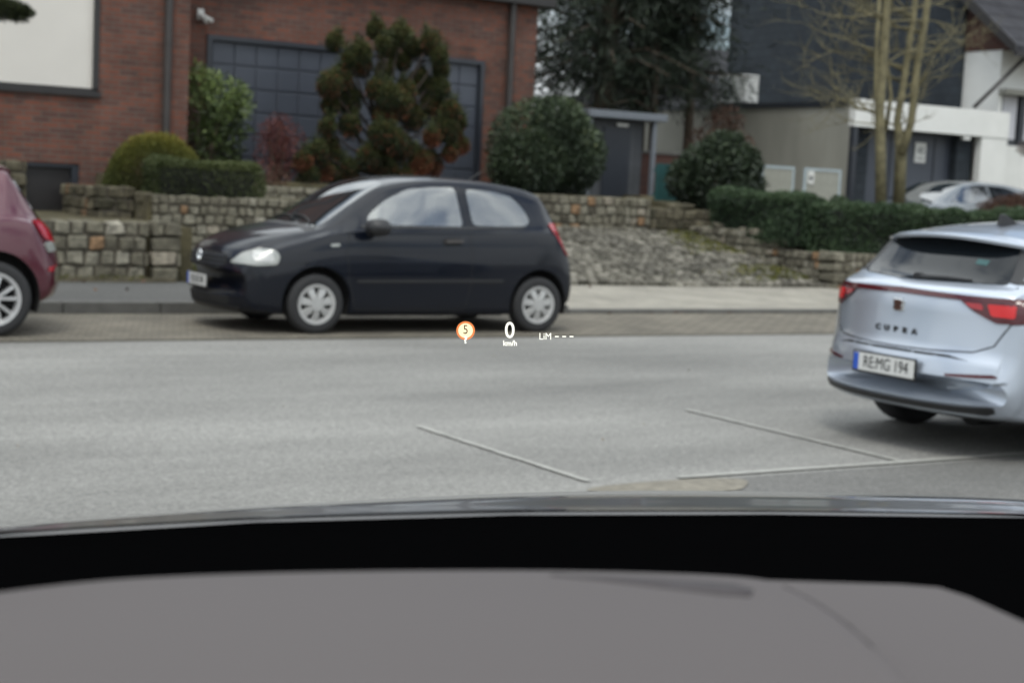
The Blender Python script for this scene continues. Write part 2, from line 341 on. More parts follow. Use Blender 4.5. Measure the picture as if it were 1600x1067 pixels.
# ------------------------------------------------------------------ ground
def grid_sheet(name, xs, ys, zf, m, kind='structure'):
    vs = [(x, y, zf(x, y)) for y in ys for x in xs]; nx = len(xs)
    fs = [(j*nx+i, j*nx+i+1, (j+1)*nx+i+1, (j+1)*nx+i) for j in range(len(ys)-1) for i in range(nx-1)]
    mb = MB(); mb.add(vs, fs); o = mb.build(name, m, fix=False); return tag(o, kind=kind)
def sheet(name, x0, x1, y0, y1, z, m, thick=0):
    mb = MB()
    if thick: mb.box(x0, x1, y0, y1, z-thick, z)
    else: mb.add([(x0, y0, z), (x1, y0, z), (x1, y1, z), (x0, y1, z)], [(0, 1, 2, 3)])
    return tag(mb.build(name, m, fix=bool(thick)), kind='structure')
def lerp(a, b, t): t = max(0, min(1, t)); return a+(b-a)*t
def drive_z(y): return lerp(.125, .80, (y-18.2)/3.8)
def terr(x, y):
    if y < 18.25: return -.03
    if x < 5.9: return .78 if y < 25 else 1.3
    if x < 6.32: return (.78 if y < 20.8 else 1.14) if y < 25 else 1.3
    if y < 22.1:
        if x < 9.3 and y > 20.05: return 1.12
        if x > 16.85: return lerp(.62, .80, (y-18.2)/3.8)
        return drive_z(y)-.05
    return 1.36 if x < 15.9 else 1.2 if x < 17.4 else lerp(1.0, 1.4, (y-22)/2.5)
xs = [-900, -200, -60, -20, 0, 3, 5.89, 5.91, 6.31, 6.33]+[6.8+.5*i for i in range(5)]+[9.29, 9.31, 10, 12, 14, 15.89, 15.91, 16.84, 16.86, 17.39, 17.41, 18, 19, 20, 22, 24, 27, 30, 40, 80, 250, 900]
ys = [-600, -150, -40, -10, 0, 5, 10, 15, 18.24, 18.26, 18.7, 19.2, 19.7, 20.04, 20.06, 20.79, 20.81, 21.4, 22.09, 22.11, 22.4, 23, 23.7, 24.5, 24.99, 25.01, 27, 30, 40, 60, 100, 250, 900]
grid_sheet('ground', xs, ys, terr, 'soil')
sheet('road', -120, 200, -30, 13.0, 0.0, 'road')
sheet('parking_strip', -120, 200, 13.0, 15.36, 0.004, 'strip')
sheet('gutter_strip', -120, 200, 12.985, 13.0, 0.012, 'mortar', .03)
# near side: darker patch of asphalt beyond the bay line and a spill of sand at its corner
mb = MB(); P = [(5.0, 6.36), (4.72, 6.2), (4.6, 5.6), (4.7, 3), (5, -2), (60, -2), (60, 6.38)]
mb.add([(x, y, .004) for x, y in P], [tuple(range(len(P)))]); tag(mb.build('asphalt_patch', 'road_old', fix=False), kind='structure')
mb = MB(); ring = []
for k in range(28):
    t = 2*math.pi*k/28; ring.append((4.76+.48*math.cos(t)*(1+.12*math.sin(3*t)), 6.22+.2*math.sin(t)*(1+.15*math.cos(2*t)), .009))
mb.add(ring+[(4.6, 6.25, .035)], [(k, (k+1) % 28, 28) for k in range(28)]); tag(mb.build('sand_spill', 'sand', smooth=True, fix=False), kind='structure')
def stripe(ax, ay, bx, by, w):
    mb = MB(); d = Vector((bx-ax, by-ay, 0)); n = Vector((-d.y, d.x, 0)).normalized()*w/2; k = 24
    vs = []
    for i in range(k+1):
        p = Vector((ax, ay, .009))+d*i/k; j = random.uniform(.65, 1.1); vs += [p+n*j, p-n*random.uniform(.65, 1.1)]
    mb.add(vs, [(2*i, 2*i+1, 2*i+3, 2*i+2) for i in range(k)]); return tag(mb.build('road_marking', 'line', fix=False), kind='structure')
stripe(4.34, 8.3, 4.41, 6.5, .05); stripe(6.55, 8.5, 6.6, 6.5, .05); stripe(4.95, 6.45, 14, 6.45, .07)
# far kerb, footway
mb = MB(); x = -20.0; 
while x < 60:
    top = lerp(.125, .05, (x-8.6)/1.4); w = 1.0
    mb.box(x+.004, x+w-.004, 15.36, 15.50, -.1, top); x += w
tag(bevelmod(mb.build('kerb', 'kerb'), .012), kind='structure')
mb = MB(); mb.box(-120, 8.0, 15.5, 18.1, -.1, .122); tag(mb.build('pavement', 'walk'), kind='structure')
mb = MB()
for a, b, za, zb in ((8.0, 9.8, .122, .05), (9.8, 200, .05, .05)):
    mb.add([(a, 15.5, za), (b, 15.5, zb), (b, 18.25, .118), (a, 18.25, .122)], [(0, 1, 2, 3)])
tag(mb.build('paved_crossing', 'pavers', fix=False), kind='structure')
mb = MB(); mb.box(-6, 6.0, 17.95, 18.08, .05, .15); mb.box(-6, 6.05, 18.02, 18.1, .1, .17); tag(mb.build('pavement_edging', 'mossy'), kind='structure')

# driveway of small setts, each stone modelled, on a mossy bed
def drv(x, y): return drive_z(y)+.02
bed = MB(); bed.add([(6.34, 18.22, .10), (16.75, 18.22, .10), (16.75, 21.98, .775), (6.34, 21.98, .775)], [(0, 1, 2, 3)])
tag(bed.build('driveway_bed', 'moss', fix=False), kind='structure')
mb = MB(); y = 18.28; row = 0; sl_ = math.atan(.675/3.8); ay = Vector((0, math.cos(sl_), math.sin(sl_))); azv = Vector((0, -math.sin(sl_), math.cos(sl_)))
while y < 21.95:
    x = 8.0+(row % 2)*.07
    while x < 16.7:
        w = random.uniform(.13, .19)
        yy = y+.05*math.sin(x*1.7+row*.3)*.6
        mb.stone((x+w/2, yy, drive_z(yy)-.005+random.uniform(-.008, .008)), (w/2-.019, .050, .05), .2, .3, np.clip(random.gauss(.5, .28), 0, 1), (Vector((1, 0, 0)), ay, azv))
        x += w+.006
    y += .14; row += 1
tag(mb.build('driveway', 'cobble', fix=False), label='sloping driveway of small grey setts', kind='structure')

# ------------------------------------------------------------------ stone walls
def stone_wall(name, label, p0, p1, zb, zt, rows, bl, thick=.28, m='stone', steps=None, both=False, loose=0):
    """p0->p1 plan line, blocks in courses; zt may be a function of distance"""
    t = thing(name, label, 'wall', (p0[0], p0[1], zb))
    d = Vector((p1[0]-p0[0], p1[1]-p0[1], 0)); Ln = d.length; d.normalize(); nrm = Vector((-d.y, d.x, 0))
    ztf = zt if callable(zt) else (lambda s: zt)
    mb = MB(); core = MB(); rh = (ztf(0)-zb)/rows
    zz = zb; r = 0; mx_ = max(ztf(s*Ln/20) for s in range(21))
    while zz < mx_-.02:
        s = -random.uniform(0, bl*.5); 
        while s < Ln:
            w = bl*random.uniform(.75, 1.3); a = max(s, 0); b = min(s+w, Ln)
            if b-a > .05 and zz+rh*.6 < ztf((a+b)/2)+.02:
                c = d*((a+b)/2)+Vector((0, 0, zz-zb+rh/2))
                tn = np.clip(random.gauss(.5, .2), 0, .92) if random.random() > .05 else 1.0
                mb.stone(c+nrm*random.uniform(-.02, .02)+Vector((0, 0, random.uniform(-.006, .006))), ((b-a)/2-random.uniform(.008, .02), thick/2, rh/2-random.uniform(.007, .018)), .2, .25, tn, (d, nrm, Vector((0, 0, 1))))
            s += w
        zz += rh; r += 1
    mb.build('blocks', m, t, fix=False)
    k = 16
    for i in range(k):
        a, b = Ln*i/k, Ln*(i+1)/k; h_ = min(ztf(a), ztf(b), ztf((a+b)/2))-zb-.03
        core.add([d*max(.035, min(Ln-.035, s))+nrm*q+Vector((0, 0, z)) for z in (0, h_) for q in (-thick/2+.03, thick/2-.03) for s in (a+.0, b)],
                 [(0, 2, 3, 1), (4, 5, 7, 6), (0, 1, 5, 4), (1, 3, 7, 5), (3, 2, 6, 7), (2, 0, 4, 6)])
    core.build('joints', 'mortar', t)
    if loose:
        lm = MB()
        for i in range(loose):
            s = random.uniform(.1, Ln-.1); lm.stone(d*s+Vector((0, 0, ztf(s)-zb+.05)), (random.uniform(.07, .14), .1, .05), .35, .4, random.random(), (d, nrm, Vector((0, 0, 1))))
        lm.build('loose_stone', m, t, fix=False)
    return t
stone_wall('stone_wall', 'low wall of square grey stones along the pavement behind the dark red car', (-3, 18.24), (5.73, 18.24), .12, .84, 4, .2)
w = stone_wall('stone_wall', 'square stone pillar at the end of the pavement wall', (5.76, 18.24), (6.12, 18.24), .12, .85, 4, .36, .34); w['category'] = 'pillar'; w.name = 'stone_pillar'
stone_wall('stone_wall', 'pale stone wall below the clipped box hedge, behind the nose of the black car', (6.35, 20.1), (10.4, 20.1), .35, 1.14, 6, .15)
stone_wall('stone_wall', 'short dark mossy stone wall under the golden dome bush', (5.8, 20.75), (6.32, 20.75), .70, 1.22, 3, .2, m='mossy')
stone_wall('stone_wall', 'mossy side wall of the raised bed, running back to the cellar door', (5.88, 20.95), (5.88, 22.4), .70, 1.2, 3, .2, .2, m='mossy')
stone_wall('stone_wall', 'mossy return wall joining the pale stone wall to the dome bush bed', (6.4, 20.28), (6.4, 20.6), .40, 1.16, 5, .17, .2, m='mossy')
stone_wall('stone_wall', 'rough stone garden edging in front of the garage door', (7.6, 21.6), (10.2, 21.6), 1.05, 1.30, 2, .25, m='stone')
stone_wall('stone_wall', 'stone wall across the top of the sett driveway', (10.0, 22.1), (15.9, 22.1), .72, 1.36, 4, .17)
stone_wall('stone_wall', 'low mossy wall end stepping down beside the dark green bush', (15.9, 22.08), (17.35, 22.08), .66, 1.20, 3, .2, m='mossy', loose=3)
stone_wall('stone_wall', 'stone wall climbing beside the driveway under the hedge', (16.85, 18.5), (16.85, 21.9), .0, lambda s: .66+.06*s+(.0 if s < 1.6 else .08), 5, .15, loose=5)
stone_wall('stone_wall', 'stone wall along the pavement below the long hedge', (17.15, 18.35), (26, 18.35), .05, .68, 5, .15)
w = stone_wall('stone_wall', 'stone corner pillar at the foot of the driveway', (16.72, 18.32), (17.12, 18.32), .05, .69, 4, .22, .4); w['category'] = 'pillar'; w.name = 'stone_pillar'
stone_wall('stone_wall', 'small stone wall stub beside the cellar door', (4.2, 22.3), (5.25, 22.3), .78, 1.5, 4, .22, m='mossy')

# ------------------------------------------------------------------ brick house
hs = thing('brick_house', 'red brown brick house with cream roller shutter and big slate blue garage door', 'house', (7, 23, .78))
def hb(name, m, x0, x1, y0, y1, z0, z1, par=None, bev=0):
    mb = MB(); l = hs.location; mb.box(x0-l.x, x1-l.x, y0-l.y, y1-l.y, z0-l.z, z1-l.z); o = mb.build(name, m, par or hs)
    if bev: bevelmod(o, bev)
    return o
YF, YG = 22.6, 24.0
# left block with openings for window and cellar door, right block with garage opening
mb = MB(); l = hs.location
def seg(x0, x1, y0, y1, z0, z1): mb.box(x0-l.x, x1-l.x, y0-l.y, y1-l.y, z0-l.z, z1-l.z)
seg(-4, 4.94-1.0, YF, YF+.3, .5, 7.5); seg(6.33, 7.69, YF, YF+.3, .5, 7.5)
seg(3.94, 6.33, YF, YF+.3, 1.48, 2.5); seg(3.94, 5.31, YF, YF+.3, .5, 1.48); seg(6.08, 6.33, YF, YF+.3, .5, 1.48); seg(3.94, 6.33, YF, YF+.3, 4.3, 7.5)
seg(7.39, 7.69, YF+.3, 31, .5, 7.5); seg(-4, 7.39, 30.7, 31, .5, 7.5)
seg(7.69, 8.45, YG, YG+.3, 1, 4.68); seg(13.56, 14.62, YG, YG+.3, 1, 4.68); seg(8.45, 13.56, YG, YG+.3, 3.64, 4.68)
seg(14.32, 14.62, YG+.3, 31, 1, 4.68); seg(7.69, 14.32, 30.7, 31, 1, 4.68)
mb.build('wall', 'brick', hs)
hb('roof', 'darkmetal', 7.69, 14.85, YG-.25, 31.2, 4.68, 4.92); hb('roof', 'darkmetal', -4.3, 8.0, YF-.3, 31.3, 7.5, 7.8)
wn = hb('window', 'darkmetal', 3.94, 6.33, YF+.02, YF+.12, 2.5, 2.58)
for a in ((3.94, 4.0, 2.58, 4.3), (6.25, 6.33, 2.58, 4.3), (4.0, 6.25, 4.22, 4.3)): hb('frame', 'darkmetal', a[0], a[1], YF-.03, YF+.12, a[2], a[3], wn)
hb('sill', 'darkmetal', 3.9, 6.36, YF-.06, YF+.02, 2.46, 2.53, wn)
mb = MB(); z = 2.58
while z < 4.2: mb.prism([(YF+.03-l.y, z-l.z), (YF+.027-l.y, z+.026-l.z), (YF+.03-l.y, z+.05-l.z), (YF+.05-l.y, z+.05-l.z), (YF+.05-l.y, z-l.z)], 'x', 4.0-l.x, 6.25-l.x); z += .0515
mb.build('roller_shutter', 'shutter', wn)
cdoor = hb('cellar_door', 'darkmetal', 5.31, 6.08, YF+.1, YF+.16, .6, 1.48)
hb('door_frame', 'gframe', 5.98, 6.08, YF+.02, YF+.1, .7, 1.48, cdoor); hb('door_frame', 'gframe', 5.31, 5.98, YF+.02, YF+.1, 1.42, 1.48, cdoor)
gd = hb('garage_door', 'gdoor', 8.53, 13.48, YG+.06, YG+.1, 1.2, 3.56)
mb = MB(); nx, nz_ = 13, 6; pw = (13.46-8.55)/nx; ph = (3.55-1.35)/nz_
for i in range(nx):
    for j in range(nz_):
        mb.box(8.55+i*pw+.012-l.x, 8.55+(i+1)*pw-.012-l.x, YG+.035-l.y, YG+.06-l.y, 1.35+j*ph+.012-l.z, 1.35+(j+1)*ph-.012-l.z)
bevelmod(mb.build('panel_field', 'gdoor', gd), .01)
for a in ((8.45, 8.53, 1.2, 3.64), (13.48, 13.56, 1.2, 3.64), (8.53, 13.48, 3.56, 3.64)): hb('frame', 'gframe', a[0], a[1], YG-.04, YG+.1, a[2], a[3], gd)
for x, yy, z1 in ((7.33, YF-.09, 7.5), (14.05, YG-.09, 4.68)):
    mb = MB(); mb.tube([(x-l.x, yy-l.y, 1.2-l.z), (x-l.x, yy-l.y, z1-l.z)], .062, 14)
    for z in (1.9, 3.3, 4.4): mb.tube([(x-l.x, yy-l.y, z-l.z), (x-l.x, yy-l.y, z+.04-l.z)], .072, 14)
    mb.build('downpipe', 'pipe', hs, True, 40)
mb = MB(); x, z = 8.32, 3.9; mb.box(x-.05-l.x, x+.05-l.x, YG-.05-l.y, YG-l.y, z-.05-l.z, z+.12-l.z); mb.tube([(x-l.x, YG-.05-l.y, z+.02-l.z), (x+.06-l.x, YG-.2-l.y, z-.06-l.z)], [.045, .055], 12); mb.tube([(x+.06-l.x, YG-.18-l.y, z-.04-l.z), (x+.13-l.x, YG-.24-l.y, z-.07-l.z)], .035, 10)
mb.build('wall_lamp', 'acwhite', hs, True, 35)

# ------------------------------------------------------------------ shrubs
def shrub(name, label, cat, base, clumps, leafm, n, ln, wd, tintf=None, spread=.7, shell=.5, stem=True, stems=5, barkm='bark', droop=0, core=True, seed=1, group=None):
    t = thing(name, label, cat, base, group=group); np.random.seed(seed); random.seed(seed)
    Ps, Ns = [], []; tot = sum(c[3]**2 for c in clumps)
    for c in clumps:
        sq = c[4] if len(c) > 4 else (1, 1, 1)
        p, u = sphere_pts(int(n*c[3]**2/tot), c[:3], c[3], shell, sq); Ps.append(p); Ns.append(u)
    P = np.concatenate(Ps); U = np.concatenate(Ns)
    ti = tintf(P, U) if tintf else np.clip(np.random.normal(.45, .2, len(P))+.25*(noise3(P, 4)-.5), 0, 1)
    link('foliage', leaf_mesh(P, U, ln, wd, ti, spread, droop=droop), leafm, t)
    if stem:
        mb = MB()
        for k in range(stems):
            c = random.choice(clumps); b = Vector((random.uniform(-.08, .08), random.uniform(-.08, .08), -.05)); e = Vector(c[:3])
            mid = b.lerp(e, .5)+Vector((random.uniform(-.1, .1), random.uniform(-.1, .1), .05))
            mb.tube([b, mid, e], [.03, .02, .008], 6)
        mb.build('stem', barkm, t, True)
    return t
# dome clipped golden bush
def dome(seed):
    n = 26000; np.random.seed(seed); u = np.random.normal(0, 1, (n, 3)); u /= np.linalg.norm(u, axis=1)[:, None]; u[:, 2] = np.abs(u[:, 2])*1.0-.15*np.random.random(n)
    r = 1-.16*np.random.random((n, 1))**2; lum = 1+.04*(noise3(u, 5, 3)-.5)[:, None]
    P = u*r*lum*np.array([.74, .62, .86]); return P, u
t = thing('dome_bush', 'golden green clipped dome bush by the downpipe', 'bush', (6.84, 21.35, 1.12))
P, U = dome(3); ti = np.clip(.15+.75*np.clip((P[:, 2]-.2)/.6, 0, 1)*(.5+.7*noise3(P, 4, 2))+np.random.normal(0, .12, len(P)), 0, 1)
link('foliage', leaf_mesh(P, U, .05, .014, ti, .5), 'lf_yel', t)
mb = MB(); mb.tube([(0, 0, -.1), (0, 0, .5)], [.05, .03], 8); mb.build('stem', 'bark', t, True)
def box_hedge(name, label, c, hx, hy, z0, z1, leafm, n, ln, wd, rz=0, seed=5, rnd=.12, tint0=.45, bright_top=.2, cat='hedge', lump=.04):
    t = thing(name, label, cat, (c[0], c[1], z0), rz); np.random.seed(seed)
    A = [2*hy*(z1-z0), 2*hy*(z1-z0), 2*hx*(z1-z0), 2*hx*(z1-z0), 4*hx*hy]; A = np.array(A)/sum(A); f = np.random.choice(5, n, p=A)
    P = np.random.uniform(-1, 1, (n, 3)); P[:, 2] = P[:, 2]*.5+.5; U = np.zeros((n, 3))
    for k, (ax, sg) in enumerate(((0, -1), (0, 1), (1, -1), (1, 1), (2, 1))):
        mk = f == k; P[mk, ax] = sg if ax < 2 else 1; U[mk, ax] = sg
    P = P*np.array([hx, hy, z1-z0]); h = z1-z0
    # round the upper edges
    q = P.copy(); inner = np.stack([np.clip(q[:, 0], -hx+rnd, hx-rnd), np.clip(q[:, 1], -hy+rnd, hy-rnd), np.clip(q[:, 2], -1, h-rnd)], 1)
    d = q-inner; L_ = np.linalg.norm(d, axis=1)[:, None]; d = np.where(L_ > 1e-6, d/np.maximum(L_, 1e-6), 0); P = inner+d*np.minimum(L_, rnd); U = U+d
    P += U*(lump*(noise3(P, 3.5, seed)-.5)*2)[:, None]-U*(np.random.random((n, 1))**2*.08)
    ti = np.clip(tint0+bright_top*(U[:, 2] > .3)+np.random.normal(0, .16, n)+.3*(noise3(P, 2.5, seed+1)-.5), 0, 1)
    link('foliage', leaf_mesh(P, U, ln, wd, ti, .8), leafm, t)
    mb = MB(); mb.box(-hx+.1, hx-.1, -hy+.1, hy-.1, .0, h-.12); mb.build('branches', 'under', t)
    return t
box_hedge('box_hedge', 'low clipped box hedge in front of the golden dome bush', (7.2, 20.5), .78, .33, 1.12, 1.62, 'lf_box', 16000, .035, .02, rnd=.16)
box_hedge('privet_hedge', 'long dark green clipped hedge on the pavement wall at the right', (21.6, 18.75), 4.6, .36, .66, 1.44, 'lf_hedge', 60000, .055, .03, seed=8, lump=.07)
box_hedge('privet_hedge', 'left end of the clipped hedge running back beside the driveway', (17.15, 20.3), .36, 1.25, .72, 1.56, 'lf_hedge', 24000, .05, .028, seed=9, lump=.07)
# big round bush
rb = [(0, 0, .88, .82, (1.2, 1, 1.0)), (-.35, -.3, .6, .55), (.45, -.3, .75, .55), (.1, -.3, 1.2, .5), (.55, 0, .45, .45), (-.55, 0, .5, .45)]
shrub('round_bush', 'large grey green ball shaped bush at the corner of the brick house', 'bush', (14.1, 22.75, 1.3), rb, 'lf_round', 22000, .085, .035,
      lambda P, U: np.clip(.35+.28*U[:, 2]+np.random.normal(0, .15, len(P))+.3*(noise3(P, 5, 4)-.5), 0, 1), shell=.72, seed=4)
# dark bush to the right of the wall end
rb = [(0, 0, .65, .7, (1.15, 1, 1)), (.5, 0, .9, .45), (-.55, .1, .6, .4), (.1, 0, 1.15, .36), (.75, 0, .5, .35), (.35, 0, 1.3, .22)]
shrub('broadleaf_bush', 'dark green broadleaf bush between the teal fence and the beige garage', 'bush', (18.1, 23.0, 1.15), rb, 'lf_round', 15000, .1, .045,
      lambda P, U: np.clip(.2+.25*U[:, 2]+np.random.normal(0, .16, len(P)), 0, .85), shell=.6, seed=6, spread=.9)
# laurel / bamboo at the corner of the left block
rb = [(.0, 0, .8, .32), (.25, -.1, 1.2, .28), (-.15, 0, 1.4, .26), (.4, 0, .9, .28), (.1, 0, .5, .3), (.5, -.1, 1.25, .2), (.35, 0, .35, .28), (-.2, 0, 1.68, .12), (.12, 0, 1.55, .16), (.45, 0, 1.5, .1)]
shrub('laurel_bush', 'tall fresh green leafy shrub in front of the left edge of the garage door', 'bush', (8.2, 23.2, 1.3), rb, 'lf_laurel', 3400, .14, .032,
      lambda P, U: np.clip(-.1+.5*P[:, 2]+np.random.normal(0, .2, len(P)), 0, 1), shell=.1, seed=11, stems=18, spread=.9)
rb = [(0, 0, .45, .35), (.15, 0, .75, .32), (-.12, 0, .8, .25), (.3, 0, .4, .25), (0.05, 0, 1.0, .2)]
shrub('red_barberry', 'sparse dull red shrub beside the fresh green one at the garage door', 'bush', (9.25, 22.9, 1.25), rb, 'lf_red', 3600, .05, .022, shell=.05, seed=12, stems=20, barkm='bark')
rb = [(0, 0, .15, .3, (1.6, 1, .6)), (.5, 0, .1, .25)]
shrub('dry_perennial', 'low dry brown perennial at the end of the box hedge', 'plant', (8.3, 21.9, 1.25), rb, 'lf_rust', 1200, .08, .012, shell=.1, seed=13, stems=6)

# garden pine with lumpy pads and rusty inner needles
def garden_pine():
    t = thing('garden_pine', 'lumpy dark garden pine with rusty needles in front of the garage door', 'tree', (10.85, 22.45, 1.3)); random.seed(21); np.random.seed(21)
    tips = [(-1.33, .15), (-1.2, .55), (-1.0, .25), (-.75, .15), (-1.05, .95), (-.85, .62), (-.95, 1.3), (-1.05, 1.62), (-.8, 1.75), (-.72, 2.05), (-.85, 2.32), (-.55, 1.4), (-.55, 2.15), (-.3, 2.0), (-.22, 2.55), (-.25, 2.3), (-.6, 1.0), (-.35, .5), (-.3, 1.6),
            (-.05, 1.2), (.0, .8), (.05, 1.9), (.2, 2.5), (.2, 2.2), (.45, 2.1), (.6, 2.35), (.72, 2.45), (.85, 2.2), (.9, 2.4), (.4, 1.6), (.75, 1.8), (1.0, 1.7), (1.05, 2.0), (.95, 1.4), (.6, 1.2), (.3, .7), (.8, .9), (1.1, 1.05), (1.35, .95), (1.2, .65), (1.45, 1.15), (1.0, .45), (1.15, 1.35), (.65, .5), (0.1, .3), (-.6, .3), (.6, .15), (.35, .15), (-.2, .9), (.2, 1.4), (-.1, 1.5), (-.85, .5), (1.5, .8), (-1.45, .4), (-1.25, -.02), (-.1, .45)]
    br = MB(); Ps, Ns, T = [], [], []
    for (x, z) in tips:
        x *= .97; z *= .98
        y = random.uniform(-.5, .35)*(1-abs(x)/2.4); e = Vector((x, y, z)); b = Vector((0.05*x, 0, max(.05, z*.45))); mid = b.lerp(e, .55)+Vector((0, 0, -.06))
        br.tube([b, mid, e], [.03, .018, .008], 6)
        r = random.uniform(.13, .215)*(1.0 if abs(x) < 1.1 else .85)*(.88 if z > 1.8 else 1); n = int(3000*r/.18)
        p, u = sphere_pts(n, (x, y, z), r, .1, (1, 1, 1.1)); Ps.append(p); uu = u.copy(); uu[:, 2] += .8; Ns.append(uu)
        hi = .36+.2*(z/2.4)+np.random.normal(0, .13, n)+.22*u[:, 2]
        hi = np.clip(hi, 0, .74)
        rust = np.random.random(n) < np.clip((.75 if z < 1.3 else .22)*(1.0 if random.random() < .55 else .2)*(.75-.6*u[:, 2]), 0, 1)
        hi = np.where(rust, np.random.uniform(.76, 1, n), hi); T.append(hi)
        for k in range(1):  # a candle-like shoot rising from the pad
            q = np.array([x+random.uniform(-.6, .6)*r, y, z+r*.7]); m = 300; pp = q+np.random.normal(0, .045, (m, 3))+np.array([0, 0, 1])*np.random.uniform(-.05, .13, (m, 1))
            Ps.append(pp); Ns.append(np.tile([0, 0, .8], (m, 1))+np.random.normal(0, .3, (m, 3))); T.append(np.random.uniform(.3, .72, m))
    br.tube([(0, 0, -.2), (.02, 0, .5), (-.03, 0, 1.2), (.03, 0, 2.1)], [.12, .1, .07, .03], 10)
    br.build('trunk', 'barkd', t, True)
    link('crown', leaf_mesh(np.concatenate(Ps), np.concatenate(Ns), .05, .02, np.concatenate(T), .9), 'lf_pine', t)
garden_pine()

# ------------------------------------------------------------------ big dark conifers behind, bare tree, other trees
def conifer(name, label, base, hgt, rad, crown0, seed, nb=70, lean=0, gapside=0, trunk=.2, cards=210, ln=.34, wd=.032):
    t = thing(name, label, 'tree', base); random.seed(seed); np.random.seed(seed)
    mb = MB(); mb.tube([(0, 0, -.3), (lean*.3, 0, hgt*.33), (lean*.7, .1, hgt*.66), (lean, 0, hgt)], [trunk, trunk*.8, trunk*.5, .04], 12)
    Ps, Ns = [], []
    for k in range(nb):
        h = crown0+(hgt-crown0)*(k/nb)**1.05; a = random.uniform(0, 6.283); R_ = rad*(1-.75*(h-crown0)/(hgt-crown0))*random.uniform(.65, 1.1)
        b = Vector((lean*h/hgt, 0, h)); e = b+Vector((math.cos(a)*R_, math.sin(a)*R_, random.uniform(-.35, .25)*R_*.6)); mid = b.lerp(e, .5)+Vector((0, 0, .12*R_))
        mb.tube([b, mid, e], [.05, .035, .01], 5)
        for j in range(cards):
            s = random.random()**.7; p = b.lerp(e, s)+Vector((0, 0, .12*R_*4*s*(1-s)*.5))+Vector([random.gauss(0, .13+.15*s) for _ in range(3)])
            Ps.append(p); Ns.append((math.cos(a)*.5, math.sin(a)*.5, random.uniform(-.9, .2)))
    mb.build('trunk', 'bark', t, True)
    P = np.array(Ps); link('crown', leaf_mesh(P, np.array(Ns), ln, wd, np.clip(np.random.normal(.35, .2, len(P)), 0, 1), .6), 'lf_dark', t)
    return t
conifer('tall_conifer', 'dark conifer with thick trunk behind the flat grey shed roof', (19.0, 28.2, 1.3), 10, 2.9, 2.6, 31, 110, trunk=.3)
conifer('tall_conifer', 'leftmost dark conifer, right against the brick house corner', (17.0, 28.4, 1.3), 9.5, 2.2, 1.6, 32, 46, trunk=.2)
conifer('tall_conifer', 'dark conifer with twin stems left of the air conditioner', (20.6, 29.2, 1.3), 10, 2.8, 2.3, 33, 105, trunk=.22)
conifer('tall_conifer', 'rightmost dark conifer, its branches over the slate clad house', (20.95, 27.7, 1.3), 9, 2.4, 4.3, 34, 70, trunk=.12)
conifer('tall_conifer', 'thin conifer trunk between the two thick ones', (19.9, 27.6, 1.3), 8, 1.5, 1.9, 35, 40, trunk=.1)
rb = [(0, 0, .6, .6), (.5, 0, 1.1, .5), (.2, 0, 1.7, .4), (-.3, 0, 1.2, .4)]
shrub('copper_shrub', 'brownish red leafy shrub below the air conditioner', 'bush', (20.9, 26.6, 1.3), rb, 'lf_rust', 3500, .1, .04, shell=.2, seed=37, stems=10, spread=.9)

def bare_tree():
    t = thing('bare_tree', 'leafless multi-stemmed tree with olive green bark in front of the white garage', 'tree', (19.45, 20.0, .75)); random.seed(55)
    tr = MB(); tw = MB(); O = Vector(t.location)
    def W(px, py, y): 
        d = ray(px, py); return EYE+d*(y/d.y)-O
    stems = [([(1376, 330), (1376, 240), (1374, 170), (1381, 80), (1386, 0), (1392, -120)], [.078, .072, .065, .062, .055, .04], 20.0),
             ([(1404, 330), (1408, 235), (1402, 190), (1415, 110), (1428, 20), (1440, -100)], [.085, .08, .05, .045, .04, .03], 20.05),
             ([(1409, 240), (1424, 190), (1432, 110), (1446, 30), (1460, -80)], [.06, .052, .05, .045, .03], 19.95),
             ([(1378, 215), (1368, 150), (1370, 60), (1377, -40)], [.035, .03, .025, .02], 20.05),
             ([(1384, 205), (1392, 150), (1386, 100), (1380, 40)], [.03, .026, .022, .015], 20.1)]
    for pts, rad, y in stems: tr.tube([W(*p, y) for p in pts], [q*1.3 for q in rad], 12)
    tr.build('trunk', 'barkg', t, True)
    def branch(p, d, ln, r, depth, tgt):
        pts = [p]; rr = [r]; n = 6
        for i in range(n):
            d = (d+Vector([random.gauss(0, .13) for _ in range(3)])+Vector((0, 0, .05))).normalized(); pts.append(pts[-1]+d*ln/n); rr.append(r*(1-.8*(i+1)/n))
        tgt.tube(pts, rr, 5)
        if depth:
            for k in range(random.randint(3, 5)):
                i = random.randint(1, n); s = Vector([random.gauss(0, .55) for _ in range(3)]); branch(pts[i], (d+s).normalized(), ln*random.uniform(.35, .6), rr[i]*.8+.002, depth-1, tgt)
    bm_ = MB()
    rr = r0
    for k in range(46):
        st = random.choice(stems[:3]); i = random.uniform(1.6, len(st[0])-1.01); a, b = st[0][int(i)], st[0][int(i)+1]; f = i-int(i)
        p = W(a[0]+(b[0]-a[0])*f, a[1]+(b[1]-a[1])*f, st[2]); sg = -1 if k % 3 else 1
        d = (rr*sg*1.0+Vector((random.gauss(0, .35), random.gauss(0, .35), random.uniform(-.05, .5)))).normalized()
        branch(p, d, random.uniform(1.0, 1.9)*(1 if sg < 0 else .8), random.uniform(.012, .024), 2, bm_)
    bm_.build('branches', 'barkg', t, True)
bare_tree()

